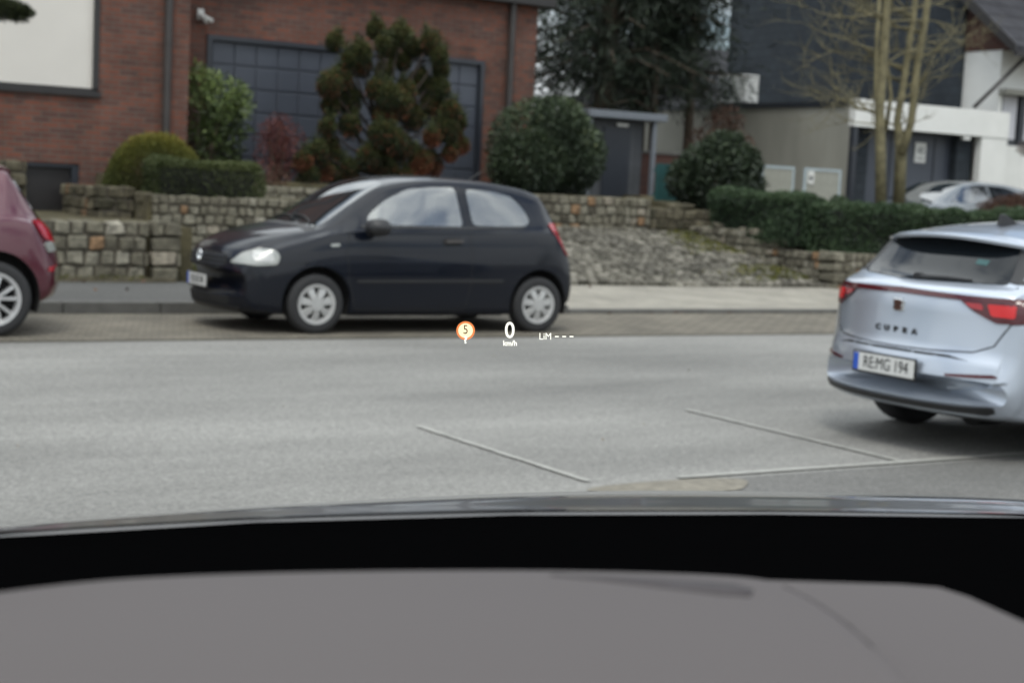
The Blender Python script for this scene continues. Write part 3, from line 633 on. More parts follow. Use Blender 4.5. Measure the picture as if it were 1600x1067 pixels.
# pine at the far left edge, its branch in front of the shutter
t = thing('edge_pine', 'dark pine branch reaching over the cream shutter at top left', 'tree', (3.2, 19.2, .78)); random.seed(61); np.random.seed(61)
mb = MB(); mb.tube([(0, 0, -.1), (.05, 0, 1.6), (-.05, 0, 3.4)], [.1, .08, .04], 10)
Ps, Ns = [], []
for (x, z, r) in ((1.2, 2.47, .13), (1.0, 2.5, .2), (.8, 2.5, .24), (.55, 2.55, .25), (.3, 2.6, .28), (.0, 3.0, .4), (-.4, 2.7, .4), (.1, 3.4, .35), (-.8, 2.5, .3)):
    p, u = sphere_pts(2200, (x, 0, z), r, .1, (1.2, 1, .6)); Ps.append(p); Ns.append(u+np.array([0, 0, .6])); mb.tube([(0, 0, z-.3), (x*.6, 0, z-.02), (x, 0, z)], [.03, .02, .008], 6)
mb.build('trunk', 'bark', t, True); P = np.concatenate(Ps); link('crown', leaf_mesh(P, np.concatenate(Ns), .07, .012, np.clip(np.random.normal(.4, .15, len(P)), 0, .7), .5), 'lf_pine', t)

# rust coloured shrubs at the right
def W(px, py, y):
    d = ray(px, py); return EYE+d*(y/d.y)
b = W(1572, 312, 20.2); rb = [(0, 0, .0, .27, (1.8, 1, .8)), (.6, 0, .08, .3, (1.5, 1, .8)), (-.45, 0, -.02, .17, (1.5, 1, .7)), (.2, 0, .12, .16, (1.6, 1, .7))]
shrub('copper_shrub', 'low copper brown shrub behind the roof of the silver car', 'bush', (b.x, b.y, b.z-.15), rb, 'lf_rust', 5200, .05, .02, shell=.2, seed=41, stems=6)
b = W(1655, 235, 21.5); t = shrub('weeping_shrub', 'red brown twiggy crown in front of the white house window', 'tree', (b.x, b.y, .9), [(c[0]-.35, c[1], c[2]+b.z-.9, *c[3:]) for c in [(-.35, 0, 0, .28, (1.3, 1, .6)), (.3, 0, .1, .4, (1.3, 1, .7)), (-.62, 0, -.04, .13, (1.4, 1, .7))]], 'lf_rust', 2600, .09, .012, shell=.1, seed=42, stems=4, droop=.6)

# ------------------------------------------------------------------ shed, fence, gates
sh = thing('garden_shed', 'anthracite shed with flat grey roof below the dark conifers', 'shed', (17.3, 25.0, 1.36))
mb = MB(); mb.box(-.95, .9, -.25, 2.2, 1.5, 1.64); bevelmod(mb.build('roof', 'grey_sheet', sh), .01)
mb = MB(); mb.box(-.8, .52, .05, 2.1, -.2, 1.5)
for k in range(8): mb.box(-.8+.165*k+.004, -.8+.165*(k+1)-.004, .03, .05, -.1, 1.47)
mb.build('wall', 'shed', sh)
mb = MB(); mb.box(-.42, .2, .0, .03, -.05, 1.32); mb.build('door', 'gframe', sh)
for x in (-.9, .62): mb = MB(); mb.box(x, x+.08, -.18, -.1, -.1, 1.5); mb.build('post', 'grey_sheet', sh)
mb = MB(); mb.box(-.15, .12, -.03, .0, 1.36, 1.42); mb.build('lamp', 'acwhite', sh)
bw_ = thing('brick_wall', 'low weathered brick wall between the shed and the teal fence', 'wall', (18.3, 25.6, 1.3)); mb = MB(); mb.box(-.3, 1.3, 0, .24, -.3, .95); mb.build('blocks', 'redbrick2', bw_)
mb = MB(); mb.box(-.33, 1.33, -.03, .27, .95, 1.0); mb.build('coping', 'kerb', bw_)
tf = thing('teal_fence', 'teal slatted fence panel beside the dark bush', 'fence', (17.55, 24.0, 1.25))
mb = MB()
for k in range(9): mb.box(-.1+.11*k, -.1+.11*k+.09, 0, .025, 0, .78)
mb.build('slats', 'teal', tf); mb = MB()
for z in (.15, .62): mb.box(-.12, .95, .025, .06, z, z+.06)
mb.build('rail', 'teal', tf)
b = W(1210, 300, 23.4); b2 = W(1284, 300, 23.4)
for i, (x0, x1, lab) in enumerate(((1188, 1239, 'left pale grey framed gate panel beside the dark bush'), (1255, 1312, 'right pale grey framed gate panel with a small white notice'))):
    A, B = W(x0, 310, 23.4), W(x1, 310, 23.4); w_ = B.x-A.x
    g = thing('gate_panel', lab, 'gate', (A.x, 23.4, 1.25), group='pale framed gate panels by the beige garage')
    mb = MB(); mb.box(0, .05, 0, .04, -.3, .86); mb.box(w_-.05, w_, 0, .04, -.3, .86); mb.box(.05, w_-.05, 0, .04, .81, .86); mb.box(.05, w_-.05, 0, .04, 0.0, .05); mb.build('frame', 'paleframe', g)
    mb = MB(); mb.box(.05, w_-.05, .012, .028, .05, .81); mb.build('infill', 'meshpanel', g)
    if i: mb = MB(); mb.box(.09, .24, -.008, .012, .55, .8); mb.build('notice', 'white', g); mb = MB(); mb.box(.12, .2, -.012, -.008, .62, .70); mb.build('print', 'gframe', g)

# ------------------------------------------------------------------ right garage building
g = thing('garage', 'flat roofed garage, beige rendered side and white front with dark recessed doors', 'garage', (23, 24.7, 1.1)); l = g.location
def gb(name, m, x0, x1, y0, y1, z0, z1, par=None, bev=0):
    mb = MB(); mb.box(x0-l.x, x1-l.x, y0-l.y, y1-l.y, z0-l.z, z1-l.z); o = mb.build(name, m, par or g)
    if bev: bevelmod(o, bev)
    return o
gb('side_wall', 'render_beige', 23, 23.12, 24.75, 33.5, .8, 3.5); gb('roof', 'gframe', 22.96, 27.68, 24.9, 33.6, 3.5, 3.62)
gb('fascia', 'white', 22.98, 27.69, 24.6, 24.78, 3.08, 3.66); gb('front_wall', 'white', 26.86, 27.69, 24.62, 24.8, .8, 3.08)
gb('side_cladding', 'slate', 23.12, 23.85, 25.05, 25.2, .8, 3.08); gb('side_cladding', 'slate', 26.4, 26.86, 24.9, 25.2, .8, 3.08); gb('post', 'gframe', 23.0, 23.12, 24.62, 24.75, .8, 3.08)
dr = gb('door', 'gdoor', 23.85, 26.4, 25.1, 25.16, .8, 3.08); gb('leaf_edge', 'gframe', 24.55, 24.58, 25.08, 25.1, .8, 3.0, dr); gb('leaf_edge', 'gframe', 25.88, 25.91, 25.08, 25.1, .8, 3.0, dr)
gb('soffit', 'darkmetal', 23.12, 26.86, 24.8, 25.4, 3.08, 3.14)
sg = gb('number_sign', 'white', 25.28, 25.6, 25.06, 25.1, 2.42, 2.86)
def text_mesh(s, size, ext=.002, align='CENTER', bold=0.0, xs=1.0):
    c = bpy.data.curves.new('t', 'FONT'); c.body = s; c.size = size; c.extrude = ext; c.align_x = align; c.align_y = 'CENTER'; c.offset = bold
    o = bpy.data.objects.new('t', c); COL.objects.link(o); bpy.context.view_layer.update()
    me = bpy.data.meshes.new_from_object(o.evaluated_get(bpy.context.evaluated_depsgraph_get())); bpy.data.objects.remove(o)
    if xs != 1: me.transform(Matrix.Scale(xs, 4, (1, 0, 0)))
    me.materials.clear(); return me
me = text_mesh('45', .22); me.transform(Matrix.Translation((25.44-l.x, 25.055-l.y, 2.68-l.z)) @ Matrix.Rotation(R(90), 4, 'X')); link('digits', me, 'gframe', sg)
gb('rule', 'gframe', 25.34, 25.54, 25.052, 25.06, 2.5, 2.52, sg)
gb('wall_lamp', 'acwhite', 26.3, 26.5, 24.62, 24.72, 2.98, 3.06); gb('handle', 'chrome', 24.3, 24.42, 25.04, 25.1, 1.9, 1.95, dr)
ac = thing('air_conditioner', 'off white air conditioner box on the flat garage roof', 'air conditioner', (23.75, 29.55, 3.62))
mb = MB(); mb.box(-.2, .2, -.55, .5, .08, .74); bevelmod(mb.build('casing', 'acwhite', ac), .02)
mb = MB(); mb.tube([(-.2, .2, .42), (-.215, .2, .42)], .26, 28); mb.build('fan_recess', 'grey_sheet', ac)
mb = MB()
for r_ in (.08, .14, .2, .26):
    pts = [(-.222, .2+r_*math.cos(a), .42+r_*math.sin(a)) for a in [2*math.pi*k/28 for k in range(29)]]; mb.tube(pts, .006, 5)
mb.tube([(-.217, .2, .42), (-.235, .2, .42)], .05, 16); mb.build('fan_grille', 'acwhite', ac)
for y_ in (-.45, .3): mb = MB(); mb.box(-.18, .18, y_, y_+.08, 0, .08); mb.build('foot', 'gframe', ac)

# white and slate house on the right
wh = thing('white_house', 'white rendered house with dark slate clad side and dark tiled roof', 'house', (27.7, 25, 1.1)); l2 = wh.location
def wb(name, m, x0, x1, y0, y1, z0, z1, par=None):
    mb = MB(); mb.box(x0-l2.x, x1-l2.x, y0-l2.y, y1-l2.y, z0-l2.z, z1-l2.z); return mb.build(name, m, par or wh)
mb = MB(); 
for a in ((27.7, 27.84, 25, 25.3, .8, 5.1), (27.84, 30.6, 25, 25.3, 4.2, 5.1), (27.84, 30.6, 25, 25.3, .8, 2.95), (30.6, 40, 25, 25.3, .8, 5.1), (27.7, 28.0, 25.3, 26.1, .8, 5.1)):
    mb.box(a[0]-l2.x, a[1]-l2.x, a[2]-l2.y, a[3]-l2.y, a[4]-l2.z, a[5]-l2.z)
mb.build('wall', 'white', wh)
wb('slate_wall', 'slate', 27.55, 40, 26.1, 34.8, .8, 9.5)
mb = MB(); mb.prism([(24.75-l2.y, 5.1-l2.z), (26.1-l2.y, 5.1-l2.z), (26.1-l2.y, 6.15-l2.z)], 'x', -.02, .25); mb.build('gable_infill', 'redbrick2', wh)
mb = MB(); a, b_ = (24.3, 4.98), (26.6, 6.75); mb.prism([(a[0]-l2.y, a[1]-l2.z), (b_[0]-l2.y, b_[1]-l2.z), (b_[0]-l2.y, b_[1]+.2-l2.z), (a[0]-l2.y, a[1]+.16-l2.z)], 'x', -.35, 12); mb.build('roof', 'rooftile', wh)
mb = MB(); mb.prism([(a[0]-.03-l2.y, a[1]-.05-l2.z), (b_[0]-l2.y, b_[1]-.07-l2.z), (b_[0]-l2.y, b_[1]+.22-l2.z), (a[0]-.03-l2.y, a[1]+.18-l2.z)], 'x', -.39, -.35); mb.build('verge_board', 'darkmetal', wh)
wb('gutter', 'darkmetal', 27.3, 40, 24.2, 24.3, 4.9, 5.0)
wn = wb('window', 'gframe', 27.84, 30.6, 25.1, 25.16, 2.95, 3.03)
for a in ((27.84, 27.92, 3.03, 4.2), (28.52, 28.64, 3.03, 4.2), (30.5, 30.6, 3.03, 4.2), (27.92, 30.5, 4.12, 4.2)): wb('frame', 'gframe', a[0], a[1], 25.04, 25.16, a[2], a[3], wn)
wb('pane', 'glass_house', 27.92, 30.5, 25.12, 25.14, 3.03, 4.12, wn); wb('curtain', 'curtain', 27.96, 28.45, 25.095, 25.115, 3.1, 4.1, wn); wb('curtain', 'curtain', 28.75, 30.3, 25.095, 25.115, 3.1, 4.1, wn)
wb('canopy', 'render_beige', 27.69, 40, 24.75, 25, 4.1, 4.22)
mb = MB(); p0 = W(1522, 168, 24.95)-l2; p1 = W(1600, 92, 24.6)-l2; mb.tube([p0, p1], .045, 10); mb.build('downpipe', 'pipe', wh, True)

# far things seen in the gaps
for i, (x, y, w_, h_, lab) in enumerate(((14, 60, 14, 7, 'pale distant house seen through the gap beside the brick house'), (46, 62, 12, 8, 'pale distant house seen through the conifer trunks'))):
    t = thing('distant_house', lab, 'house', (x, y, 1.2)); mb = MB(); mb.box(0, w_, 0, 9, -.5, h_*.55); mb.build('wall', 'white', t)
    mb = MB(); mb.prism([(-.5, h_*.55), (9.5, h_*.55), (4.5, h_)], 'x', -.4, w_+.4); mb.build('roof', 'rooftile', t)

# ------------------------------------------------------------------ cars
def hermite(tab):
    xs_ = [a for a, _ in tab]; ys_ = [b for _, b in tab]; n = len(xs_)
    dd = [(ys_[i+1]-ys_[i])/(xs_[i+1]-xs_[i]) for i in range(n-1)]; m = [dd[0]]
    for i in range(1, n-1): m.append(0 if dd[i-1]*dd[i] <= 0 else 2*dd[i-1]*dd[i]/(dd[i-1]+dd[i]))
    m.append(dd[-1])
    def f(x):
        x = max(xs_[0], min(xs_[-1], x)); i = 0
        while i < n-2 and x > xs_[i+1]: i += 1
        h = xs_[i+1]-xs_[i]; t = (x-xs_[i])/h
        return (2*t**3-3*t**2+1)*ys_[i]+(t**3-2*t**2+t)*h*m[i]+(-2*t**3+3*t**2)*ys_[i+1]+(t**3-t**2)*h*m[i+1]
    return f
def loft_body(C):
    Lc = C['L']; F = {k: hermite(v) for k, v in C['tab'].items()}
    xs_ = []; n = 150
    for i in range(n+1):
        t = i/n; xs_.append(Lc*(t-.10*math.sin(2*math.pi*t)/ (2*math.pi)*5*.9))
    xs_ = sorted(max(0, min(Lc, x)) for x in xs_)
    rings = []
    for x in xs_:
        w, zl, zt, zs, wg, wr, zr = (F[k](x) for k in ('w', 'zl', 'zt', 'zs', 'wg', 'wr', 'zr'))
        zr = min(zr, zt-.004); zs = min(zs, zr-.01); wr = min(wr, w*.97); wg = max(wr+.003, min(wg, w*.95)); h = zs-zl
        cp = [(0, zl), (w*.55, zl), (w*.90, zl+.01), (w*.965, zl+.06*min(1, h*2)), (w*.992, zl+h*.30), (w, zl+h*.58), (w*.985, zl+h*.82), (w*.955, zs), (wg, zs+min(.025, (zr-zs)*.3)),
              (wg+(wr-wg)*.55, zs+(zr-zs)*.6), (wr, zr), (wr*.86, zr+(zt-zr)*.55), (wr*.5, zr+(zt-zr)*.9), (0, zt)]
        pts = []; m = len(cp)
        for i in range(m-1):
            p0, p1, p2, p3 = cp[max(0, i-1)], cp[i], cp[i+1], cp[min(m-1, i+2)]
            if i == 0: p0 = (-cp[1][0], cp[1][1])
            if i == m-2: p3 = (-cp[m-2][0], cp[m-2][1])
            for s in range(4):
                t = s/4; q = []
                for a in range(2): q.append(.5*((2*p1[a])+(-p0[a]+p2[a])*t+(2*p0[a]-5*p1[a]+4*p2[a]-p3[a])*t*t+(-p0[a]+3*p1[a]-3*p2[a]+p3[a])*t**3))
                pts.append(q)
        pts.append(cp[-1]); rings.append((x, pts, w))
    vs = []; K = len(rings[0][1]); full = 2*K-2; wm = max(r[2] for r in rings)
    kf, kr = C['kf'], C['kr']
    for x, pts, w in rings:
        loop = pts+[(-p[0], p[1]) for p in pts[-2:0:-1]]
        for y, z in loop:
            a = min(1, abs(y)/wm); tf_ = max(0, 1-x/C['lf']); tr_ = max(0, 1-(Lc-x)/C['lr'])
            dx = kf*a**2.6*tf_**1.2-kr*a**2.6*tr_**1.2
            vs.append((x+dx, y, z))
    fs = []
    for i in range(len(rings)-1):
        for k in range(full):
            k2 = (k+1) % full; fs.append((i*full+k, i*full+k2, (i+1)*full+k2, (i+1)*full+k))
    def cap(i0):
        c = len(vs); xx = sum(vs[i0*full+k][0] for k in range(full))/full; zz = sum(vs[i0*full+k][2] for k in range(full))/full
        vs.append((xx, 0, zz)); return [(i0*full+k, i0*full+(k+1) % full, c) for k in range(full)]
    fs += cap(0); fs += cap(len(rings)-1)
    me = bpy.data.meshes.new('body'); me.from_pydata(vs, [], fs)
    bm = bmesh.new(); bm.from_mesh(me); bmesh.ops.recalc_face_normals(bm, faces=bm.faces); bmesh.ops.triangulate(bm, faces=[f for f in bm.faces if len(f.verts) > 4])
    bvh = BVHTree.FromBMesh(bm); bm.to_mesh(me); bm.free(); return me, bvh
def boolean(me, cutters, op='DIFFERENCE'):
    o = bpy.data.objects.new('tmp', me); COL.objects.link(o); cs = []
    for c in cutters:
        co = bpy.data.objects.new('cut', c); COL.objects.link(co); cs.append(co); b = o.modifiers.new('b', 'BOOLEAN'); b.object = co; b.operation = op; b.solver = 'EXACT'
    bpy.context.view_layer.update(); r = bpy.data.meshes.new_from_object(o.evaluated_get(bpy.context.evaluated_depsgraph_get()))
    for q in cs+[o]: bpy.data.objects.remove(q)
    return r
def patch(bvh, poly, axis, side, off=.004, res=.03, skirt=.012, smoothn=0, flat=None):
    """polygon in the side (x,z), end (y,z) or top (x,y) view, laid on the body shell as a thin shaped panel"""
    n = len(poly); pts = []
    for i in range(n):
        a, b = Vector(poly[i]), Vector(poly[(i+1) % n]); k = max(1, int((b-a).length/res))
        pts += [a.lerp(b, j/k) for j in range(k)]
    nb = len(pts); edges = [(i, (i+1) % nb) for i in range(nb)]
    x0, x1 = min(p.x for p in pts), max(p.x for p in pts); y0, y1 = min(p.y for p in pts), max(p.y for p in pts)
    def inside(p):
        c = False; j = nb-1
        for i in range(nb):
            if (pts[i].y > p[1]) != (pts[j].y > p[1]) and p[0] < (pts[j].x-pts[i].x)*(p[1]-pts[i].y)/(pts[j].y-pts[i].y)+pts[i].x: c = not c
            j = i
        return c
    inn = []; x = x0+res/2
    while x < x1:
        y = y0+res/2
        while y < y1:
            if inside((x, y)) and min((Vector((x, y))-p).length for p in pts) > res*.4: inn.append(Vector((x, y)))
            y += res
        x += res
    r = mgeo.delaunay_2d_cdt(pts+inn, edges, [list(range(nb))], 1, 1e-6)
    V2, F2 = r[0], r[2]; vs = []; ns = []
    for p in V2:
        if axis == 'side': o, d = Vector((p.x, side*3, p.y)), Vector((0, -side, 0))
        elif axis == 'end': o, d = Vector((side*9 if side > 0 else -3, p.x, p.y)), Vector((-side, 0, 0))
        else: o, d = Vector((p.x, p.y, 4)), Vector((0, 0, -1))
        h = bvh.ray_cast(o, d)
        if h[0] is None:
            q = o+d*(3-.6 if axis == 'side' else 0); h = bvh.find_nearest(q if axis == 'side' else o)
        nn = h[1]
        if nn.dot(d) > 0: nn = -nn
        vs.append(h[0]); ns.append((nn*.6-d*.4).normalized())
    ov = [a+b*off for a, b in zip(vs, ns)]
    # orientation
    fs = []
    for f in F2:
        a, b, c = ov[f[0]], ov[f[1]], ov[f[2]]; nn = (b-a).cross(c-a)
        fs.append(tuple(f) if nn.dot(ns[f[0]]) > 0 else tuple(reversed(f)))
    cnt = {}
    for f in fs:
        for i in range(len(f)):
            e = (f[i], f[(i+1) % len(f)]); cnt[e] = 1
    bd = [e for e in cnt if (e[1], e[0]) not in cnt]; base = len(ov); m_ = {}
    for e in bd:
        for q in e:
            if q not in m_: m_[q] = len(ov); ov.append(vs[q]-ns[q]*skirt)
    for a, b in bd: fs.append((b, a, m_[a], m_[b]))
    me = bpy.data.meshes.new('patch'); me.from_pydata([tuple(v) for v in ov], [], fs); me.update(); return me
def wheel(parent, loc, r, w, side, rimr, style, rimmat='rim', rz=0):
    """side -1: outer face towards -y"""
    e = bpy.data.objects.new('wheel', None); COL.objects.link(e); e.parent = parent; e.location = loc; e.rotation_euler = (0, 0, rz)
    # tyre lathe around y
    prof = [(rimr-.01, -.5), (rimr+.012, -.5), (rimr+.04, -.54), (r-.03, -.52), (r-.008, -.44), (r, -.33), (r, .33), (r-.008, .44), (r-.03, .52), (rimr+.04, .54), (rimr, .5), (rimr-.02, .3)]
    mb = MB(); n = 48; vs = [(p[0]*math.cos(2*math.pi*k/n), p[1]*w*(-side if False else 1), p[0]*math.sin(2*math.pi*k/n)) for p in prof for k in range(n)]
    vs = [(a, b*1.0, c) for a, b, c in vs]
    mb.add(vs, [(i*n+k, i*n+(k+1) % n, (i+1)*n+(k+1) % n, (i+1)*n+k) for i in range(len(prof)-1) for k in range(n)])
    ty = mb.build('tyre', 'rubber', e, True, 50)
    S_ = side; yo = S_*w*.5
    mb = MB(); mb.tube([(0, yo-S_*.10, 0), (0, yo-S_*.09, 0)], rimr-.012, 40); mb.build('brake', 'under', e)
    mb = MB()
    pr_ = [(rimr-.035, -.02), (rimr-.02, .004), (rimr+.006, .006), (rimr+.008, -.02), (rimr-.005, -.1), (rimr-.03, -.1)]
    vs = [(p[0]*math.cos(2*math.pi*k/n), yo+S_*p[1], p[0]*math.sin(2*math.pi*k/n)) for p in pr_ for k in range(n)]
    mb.add(vs, [(i*n+k, i*n+(k+1) % n, ((i+1) % 6)*n+(k+1) % n, ((i+1) % 6)*n+k) for i in range(6) for k in range(n)])
    def spoke(a0, a1, r0_, r1_, w0, w1, y0=.0, y1=.0):
        c0 = Vector((math.cos(a0), 0, math.sin(a0))); c1 = Vector((math.cos(a1), 0, math.sin(a1))); p0 = c0*r0_; p1 = c1*r1_; d = (p1-p0).normalized(); q = Vector((-d.z, 0, d.x))
        vs = []
        for p, ww, yy in ((p0, w0, y0), (p0.lerp(p1, .5), (w0+w1)/2, (y0+y1)/2+.008), (p1, w1, y1)):
            for sgn, dy in ((-1, -.02), (-.7, .0), (.7, .0), (1, -.02), (1, -.05), (-1, -.05)): vs.append(p+q*ww*.5*sgn+Vector((0, yo+S_*(yy+dy), 0)))
        fs = [(i*6+k, i*6+(k+1) % 6, (i+1)*6+(k+1) % 6, (i+1)*6+k) for i in range(2) for k in range(6)]+[(0, 1, 2, 3, 4, 5), (12, 13, 14, 15, 16, 17)]
        mb.add(vs, fs)
    if style == 'cover':
        for k in range(7): a = 2*math.pi*k/7+.22; spoke(a, a, .03, rimr-.022, .055, .088, .012, -.006)
        mb.tube([(0, yo-S_*.03, 0), (0, yo+S_*.018, 0)], .06, 24)
    elif style == 'double':
        for k in range(5):
            a = 2*math.pi*k/5+.3
            for s2 in (-1, 1): spoke(a+s2*.12, a+s2*.28, .04, rimr-.015, .03, .04, .0, -.01)
        mb.tube([(0, yo-S_*.04, 0), (0, yo+S_*.01, 0)], .06, 24)
    else:
        for k in range(10): a = 2*math.pi*k/10; spoke(a, a, .04, rimr-.015, .02, .03, .0, -.01)
        mb.tube([(0, yo-S_*.04, 0), (0, yo+S_*.01, 0)], .055, 24)
    mb.build('rim', rimmat, e, True, 30)
    return e
def cyl_y(x, z, r, y0, y1, n=48):
    mb = MB(); mb.tube([(x, y0, z), (x, y1, z)], r, n); return mb.mesh('c')
def make_car(name, label, loc, rz, C):
    t = thing(name, label, 'car', loc, rz)
    me, bvh = loft_body(C)
    cut = []
    for poly in C.get('open', []): mb = MB(); mb.prism(poly, 'y', -1.2, 1.2); cut.append(mb.mesh('c'))
    for wx in C['wheels']:
        for s in (-1, 1): cut.append(cyl_y(wx, C['wr']+C.get('az', .015), C['ar'], s*(C['hw']-.30), s*(C['hw']+.3)))
    body = boolean(me, cut); body.materials.clear()
    bo = link('body', body, C['paint'], t, True, 32)
    mb = MB(); zl = C['zin']
    for a, b in ((C['wheels'][0]+C['ar']+.03, C['wheels'][1]-C['ar']-.03),): mb.box(a, b, -C['hw']+.12, C['hw']-.12, zl, zl+.12)
    mb.box(C['wheels'][0]-.05, C['wheels'][0]+.05, -.5, .5, .18, .26); mb.box(C['wheels'][1]-.05, C['wheels'][1]+.05, -.5, .5, .18, .26)
    mb.tube([(C['wheels'][1]+.25, .25, .24), (C['wheels'][1]+.5, .25, .24)], .09, 14)
    mb.build('underbody', 'under', t)
    # dark liners inside each arch
    for wx in C['wheels']:
        for s in (-1, 1):
            mb = MB(); n = 24; R1 = C['ar']-.004; zc = C['wr']+C.get('az', .015)
            vs = []
            for yy in (s*(C['hw']-.29), s*(C['hw']-.035)):
                for k in range(n+1): a = R(-20)+R(220)*k/n; vs.append((wx+R1*math.cos(a), yy, zc+R1*math.sin(a)))
            mb.add(vs, [(k, k+1, n+2+k, n+1+k) for k in range(n)]+[tuple(range(n+1))])
            mb.build('wheel_arch_liner', 'under', t, fix=False)
    for wx in C['wheels']:
        for s in (-1, 1): wheel(t, (wx, s*(C['hw']-.02-C['tw']/2), C['wr']), C['wr'], C['tw'], s, C['rimr'], C['style'], C.get('rimmat', 'rim'))
    t_ = t
    def P(nm, poly, axis, side, m, off=.004, res=.035, par=None, skirt=.012, lab=None, sm=True):
        o = link(nm, patch(bvh, poly, axis, side, off, res, skirt), m, par or t_, sm, 40)
        if lab: o['label'] = lab
        return o
    return t, bvh, P, bo
def mirror_pair(P, nm, poly, m, **k):
    return P(nm, poly, 'side', -1, m, **k), P(nm, poly, 'side', 1, m, **k)
def ring_poly(poly, w):
    """closed strip just inside a polygon, returned as list of quads"""
    n = len(poly); c = Vector((sum(p[0] for p in poly)/n, sum(p[1] for p in poly)/n)); out_ = []
    inner = [tuple(Vector(p)+(c-Vector(p)).normalized()*w) for p in poly]
    return inner
def round_poly(poly, r=.04, k=4):
    out_ = []; n = len(poly)
    for i in range(n):
        a, b, c = Vector(poly[i-1]), Vector(poly[i]), Vector(poly[(i+1) % n]); da, dc = (a-b), (c-b); rr = min(r, da.length*.45, dc.length*.45)
        p, q = b+da.normalized()*rr, b+dc.normalized()*rr
        for j in range(k+1): t = j/k; out_.append(tuple(p*(1-t)**2+b*2*t*(1-t)+q*t*t))
    return out_
def seam(P, bvh, pts, side, axis='side', w=.008, m='under', nm='panel_gap', par=None):
    a = []; n = len(pts)
    for i in range(n):
        d = (Vector(pts[min(i+1, n-1)])-Vector(pts[max(i-1, 0)])).normalized(); a.append((Vector(pts[i]), Vector((-d.y, d.x))*w/2))
    return P(nm, [tuple(p+q) for p, q in a]+[tuple(p-q) for p, q in reversed(a)], axis, side, m, off=.0015, res=.06, skirt=.002)
def plate(parent, x, y, z, face, text, tilt=0, w=.52, h=.11):
    """face -1: towards -x"""
    e = bpy.data.objects.new('number_plate', None); COL.objects.link(e); e.parent = parent; e.location = (x, y, z)
    e.rotation_euler = (R(90)-tilt, 0, R(-90) if face < 0 else R(90))
    mb = MB(); mb.box(-w/2, w/2, -h/2, h/2, 0, .006); bevelmod(mb.build('plate_base', 'plate', e), .002)
    mb = MB(); mb.box(-w/2-.012, w/2+.012, -h/2-.014, h/2+.012, -.008, 0); mb.build('holder', 'plastic', e)
    mb = MB(); mb.box(-w/2+.002, -w/2+.045, -h/2+.002, h/2-.002, .006, .0075); mb.build('country_band', 'plate_blue', e)
    me = text_mesh(text, .105, .0006, xs=.80); me.transform(Matrix.Translation((.022, 0, .0078))); link('lettering', me, 'plate_text', e)
    return e

# ---- black three-door hatchback (nose towards -X)
Lc = 3.90
C = dict(L=Lc, hw=.82, wheels=(.88, 3.345), wr=.287, ar=.345, az=.02, tw=.175, rimr=.185, style='cover', rimmat='cover', paint='paint_black', zin=.17, kf=.34, lf=1.5, kr=.16, lr=.8,
  tab=dict(
    w=[(0, .70), (.03, .745), (.1, .775), (.3, .80), (.7, .825), (1.4, .83), (2.6, .83), (3.3, .825), (3.65, .80), (3.82, .77), (3.88, .74), (3.9, .70)],
    zl=[(0, .34), (.02, .25), (.08, .2), (.3, .175), (3.5, .175), (3.75, .24), (3.86, .30), (3.9, .40)],
    zt=[(0, .60), (.015, .70), (.05, .77), (.12, .83), (.3, .91), (.6, .985), (.86, 1.03), (.93, 1.065), (1.2, 1.24), (1.5, 1.42), (1.68, 1.485), (1.95, 1.53), (2.3, 1.545), (2.8, 1.53), (3.2, 1.49), (3.42, 1.44), (3.5, 1.38), (3.6, 1.23), (3.7, 1.05), (3.78, .9), (3.84, .80), (3.88, .7), (3.9, .60)],
    zr=[(0, .58), (.015, .67), (.05, .73), (.12, .78), (.3, .86), (.6, .94), (.88, 1.0), (1.0, 1.05), (1.3, 1.22), (1.6, 1.38), (1.8, 1.43), (2.1, 1.475), (2.4, 1.487), (2.8, 1.475), (3.2, 1.435), (3.42, 1.38), (3.5, 1.32), (3.6, 1.18), (3.7, 1.02), (3.78, .87), (3.84, .77), (3.88, .68), (3.9, .58)],
    zs=[(0, .56), (.02, .64), (.12, .73), (.3, .80), (.6, .87), (.9, .93), (1.3, .97), (2, .99), (3.0, 1.01), (3.45, 1.02), (3.6, 1.0), (3.75, .87), (3.84, .74), (3.9, .56)],
    wg=[(0, .62), (.3, .73), (.7, .765), (1.2, .785), (2, .79), (3, .775), (3.5, .75), (3.9, .66)],
    wr=[(0, .56), (.12, .62), (.6, .68), (.9, .685), (1.1, .67), (1.5, .60), (1.9, .575), (2.6, .57), (3.2, .56), (3.5, .575), (3.7, .63), (3.9, .60)]))
fwin = round_poly([(1.40, 1.055), (1.42, 1.14), (1.62, 1.29), (1.88, 1.405), (2.15, 1.435), (2.41, 1.445), (2.435, 1.06), (1.9, 1.045)], .05)
rwin = round_poly([(2.55, 1.075), (2.53, 1.435), (2.85, 1.42), (3.07, 1.375), (3.2, 1.24), (3.235, 1.13), (3.17, 1.085), (2.85, 1.075)], .06)
shr = lambda pl: [(x+(2.0-x)*.03 if x < 2.5 else x+(2.87-x)*.04, z+(1.25-z)*.05) for x, z in pl]
C['open'] = [shr(fwin), shr(rwin)]
car, bvh, P, bo = make_car('parked_car', 'small black three-door hatchback with silver wheel covers at the kerb', (4.98, 14.17, 0), 0, C)
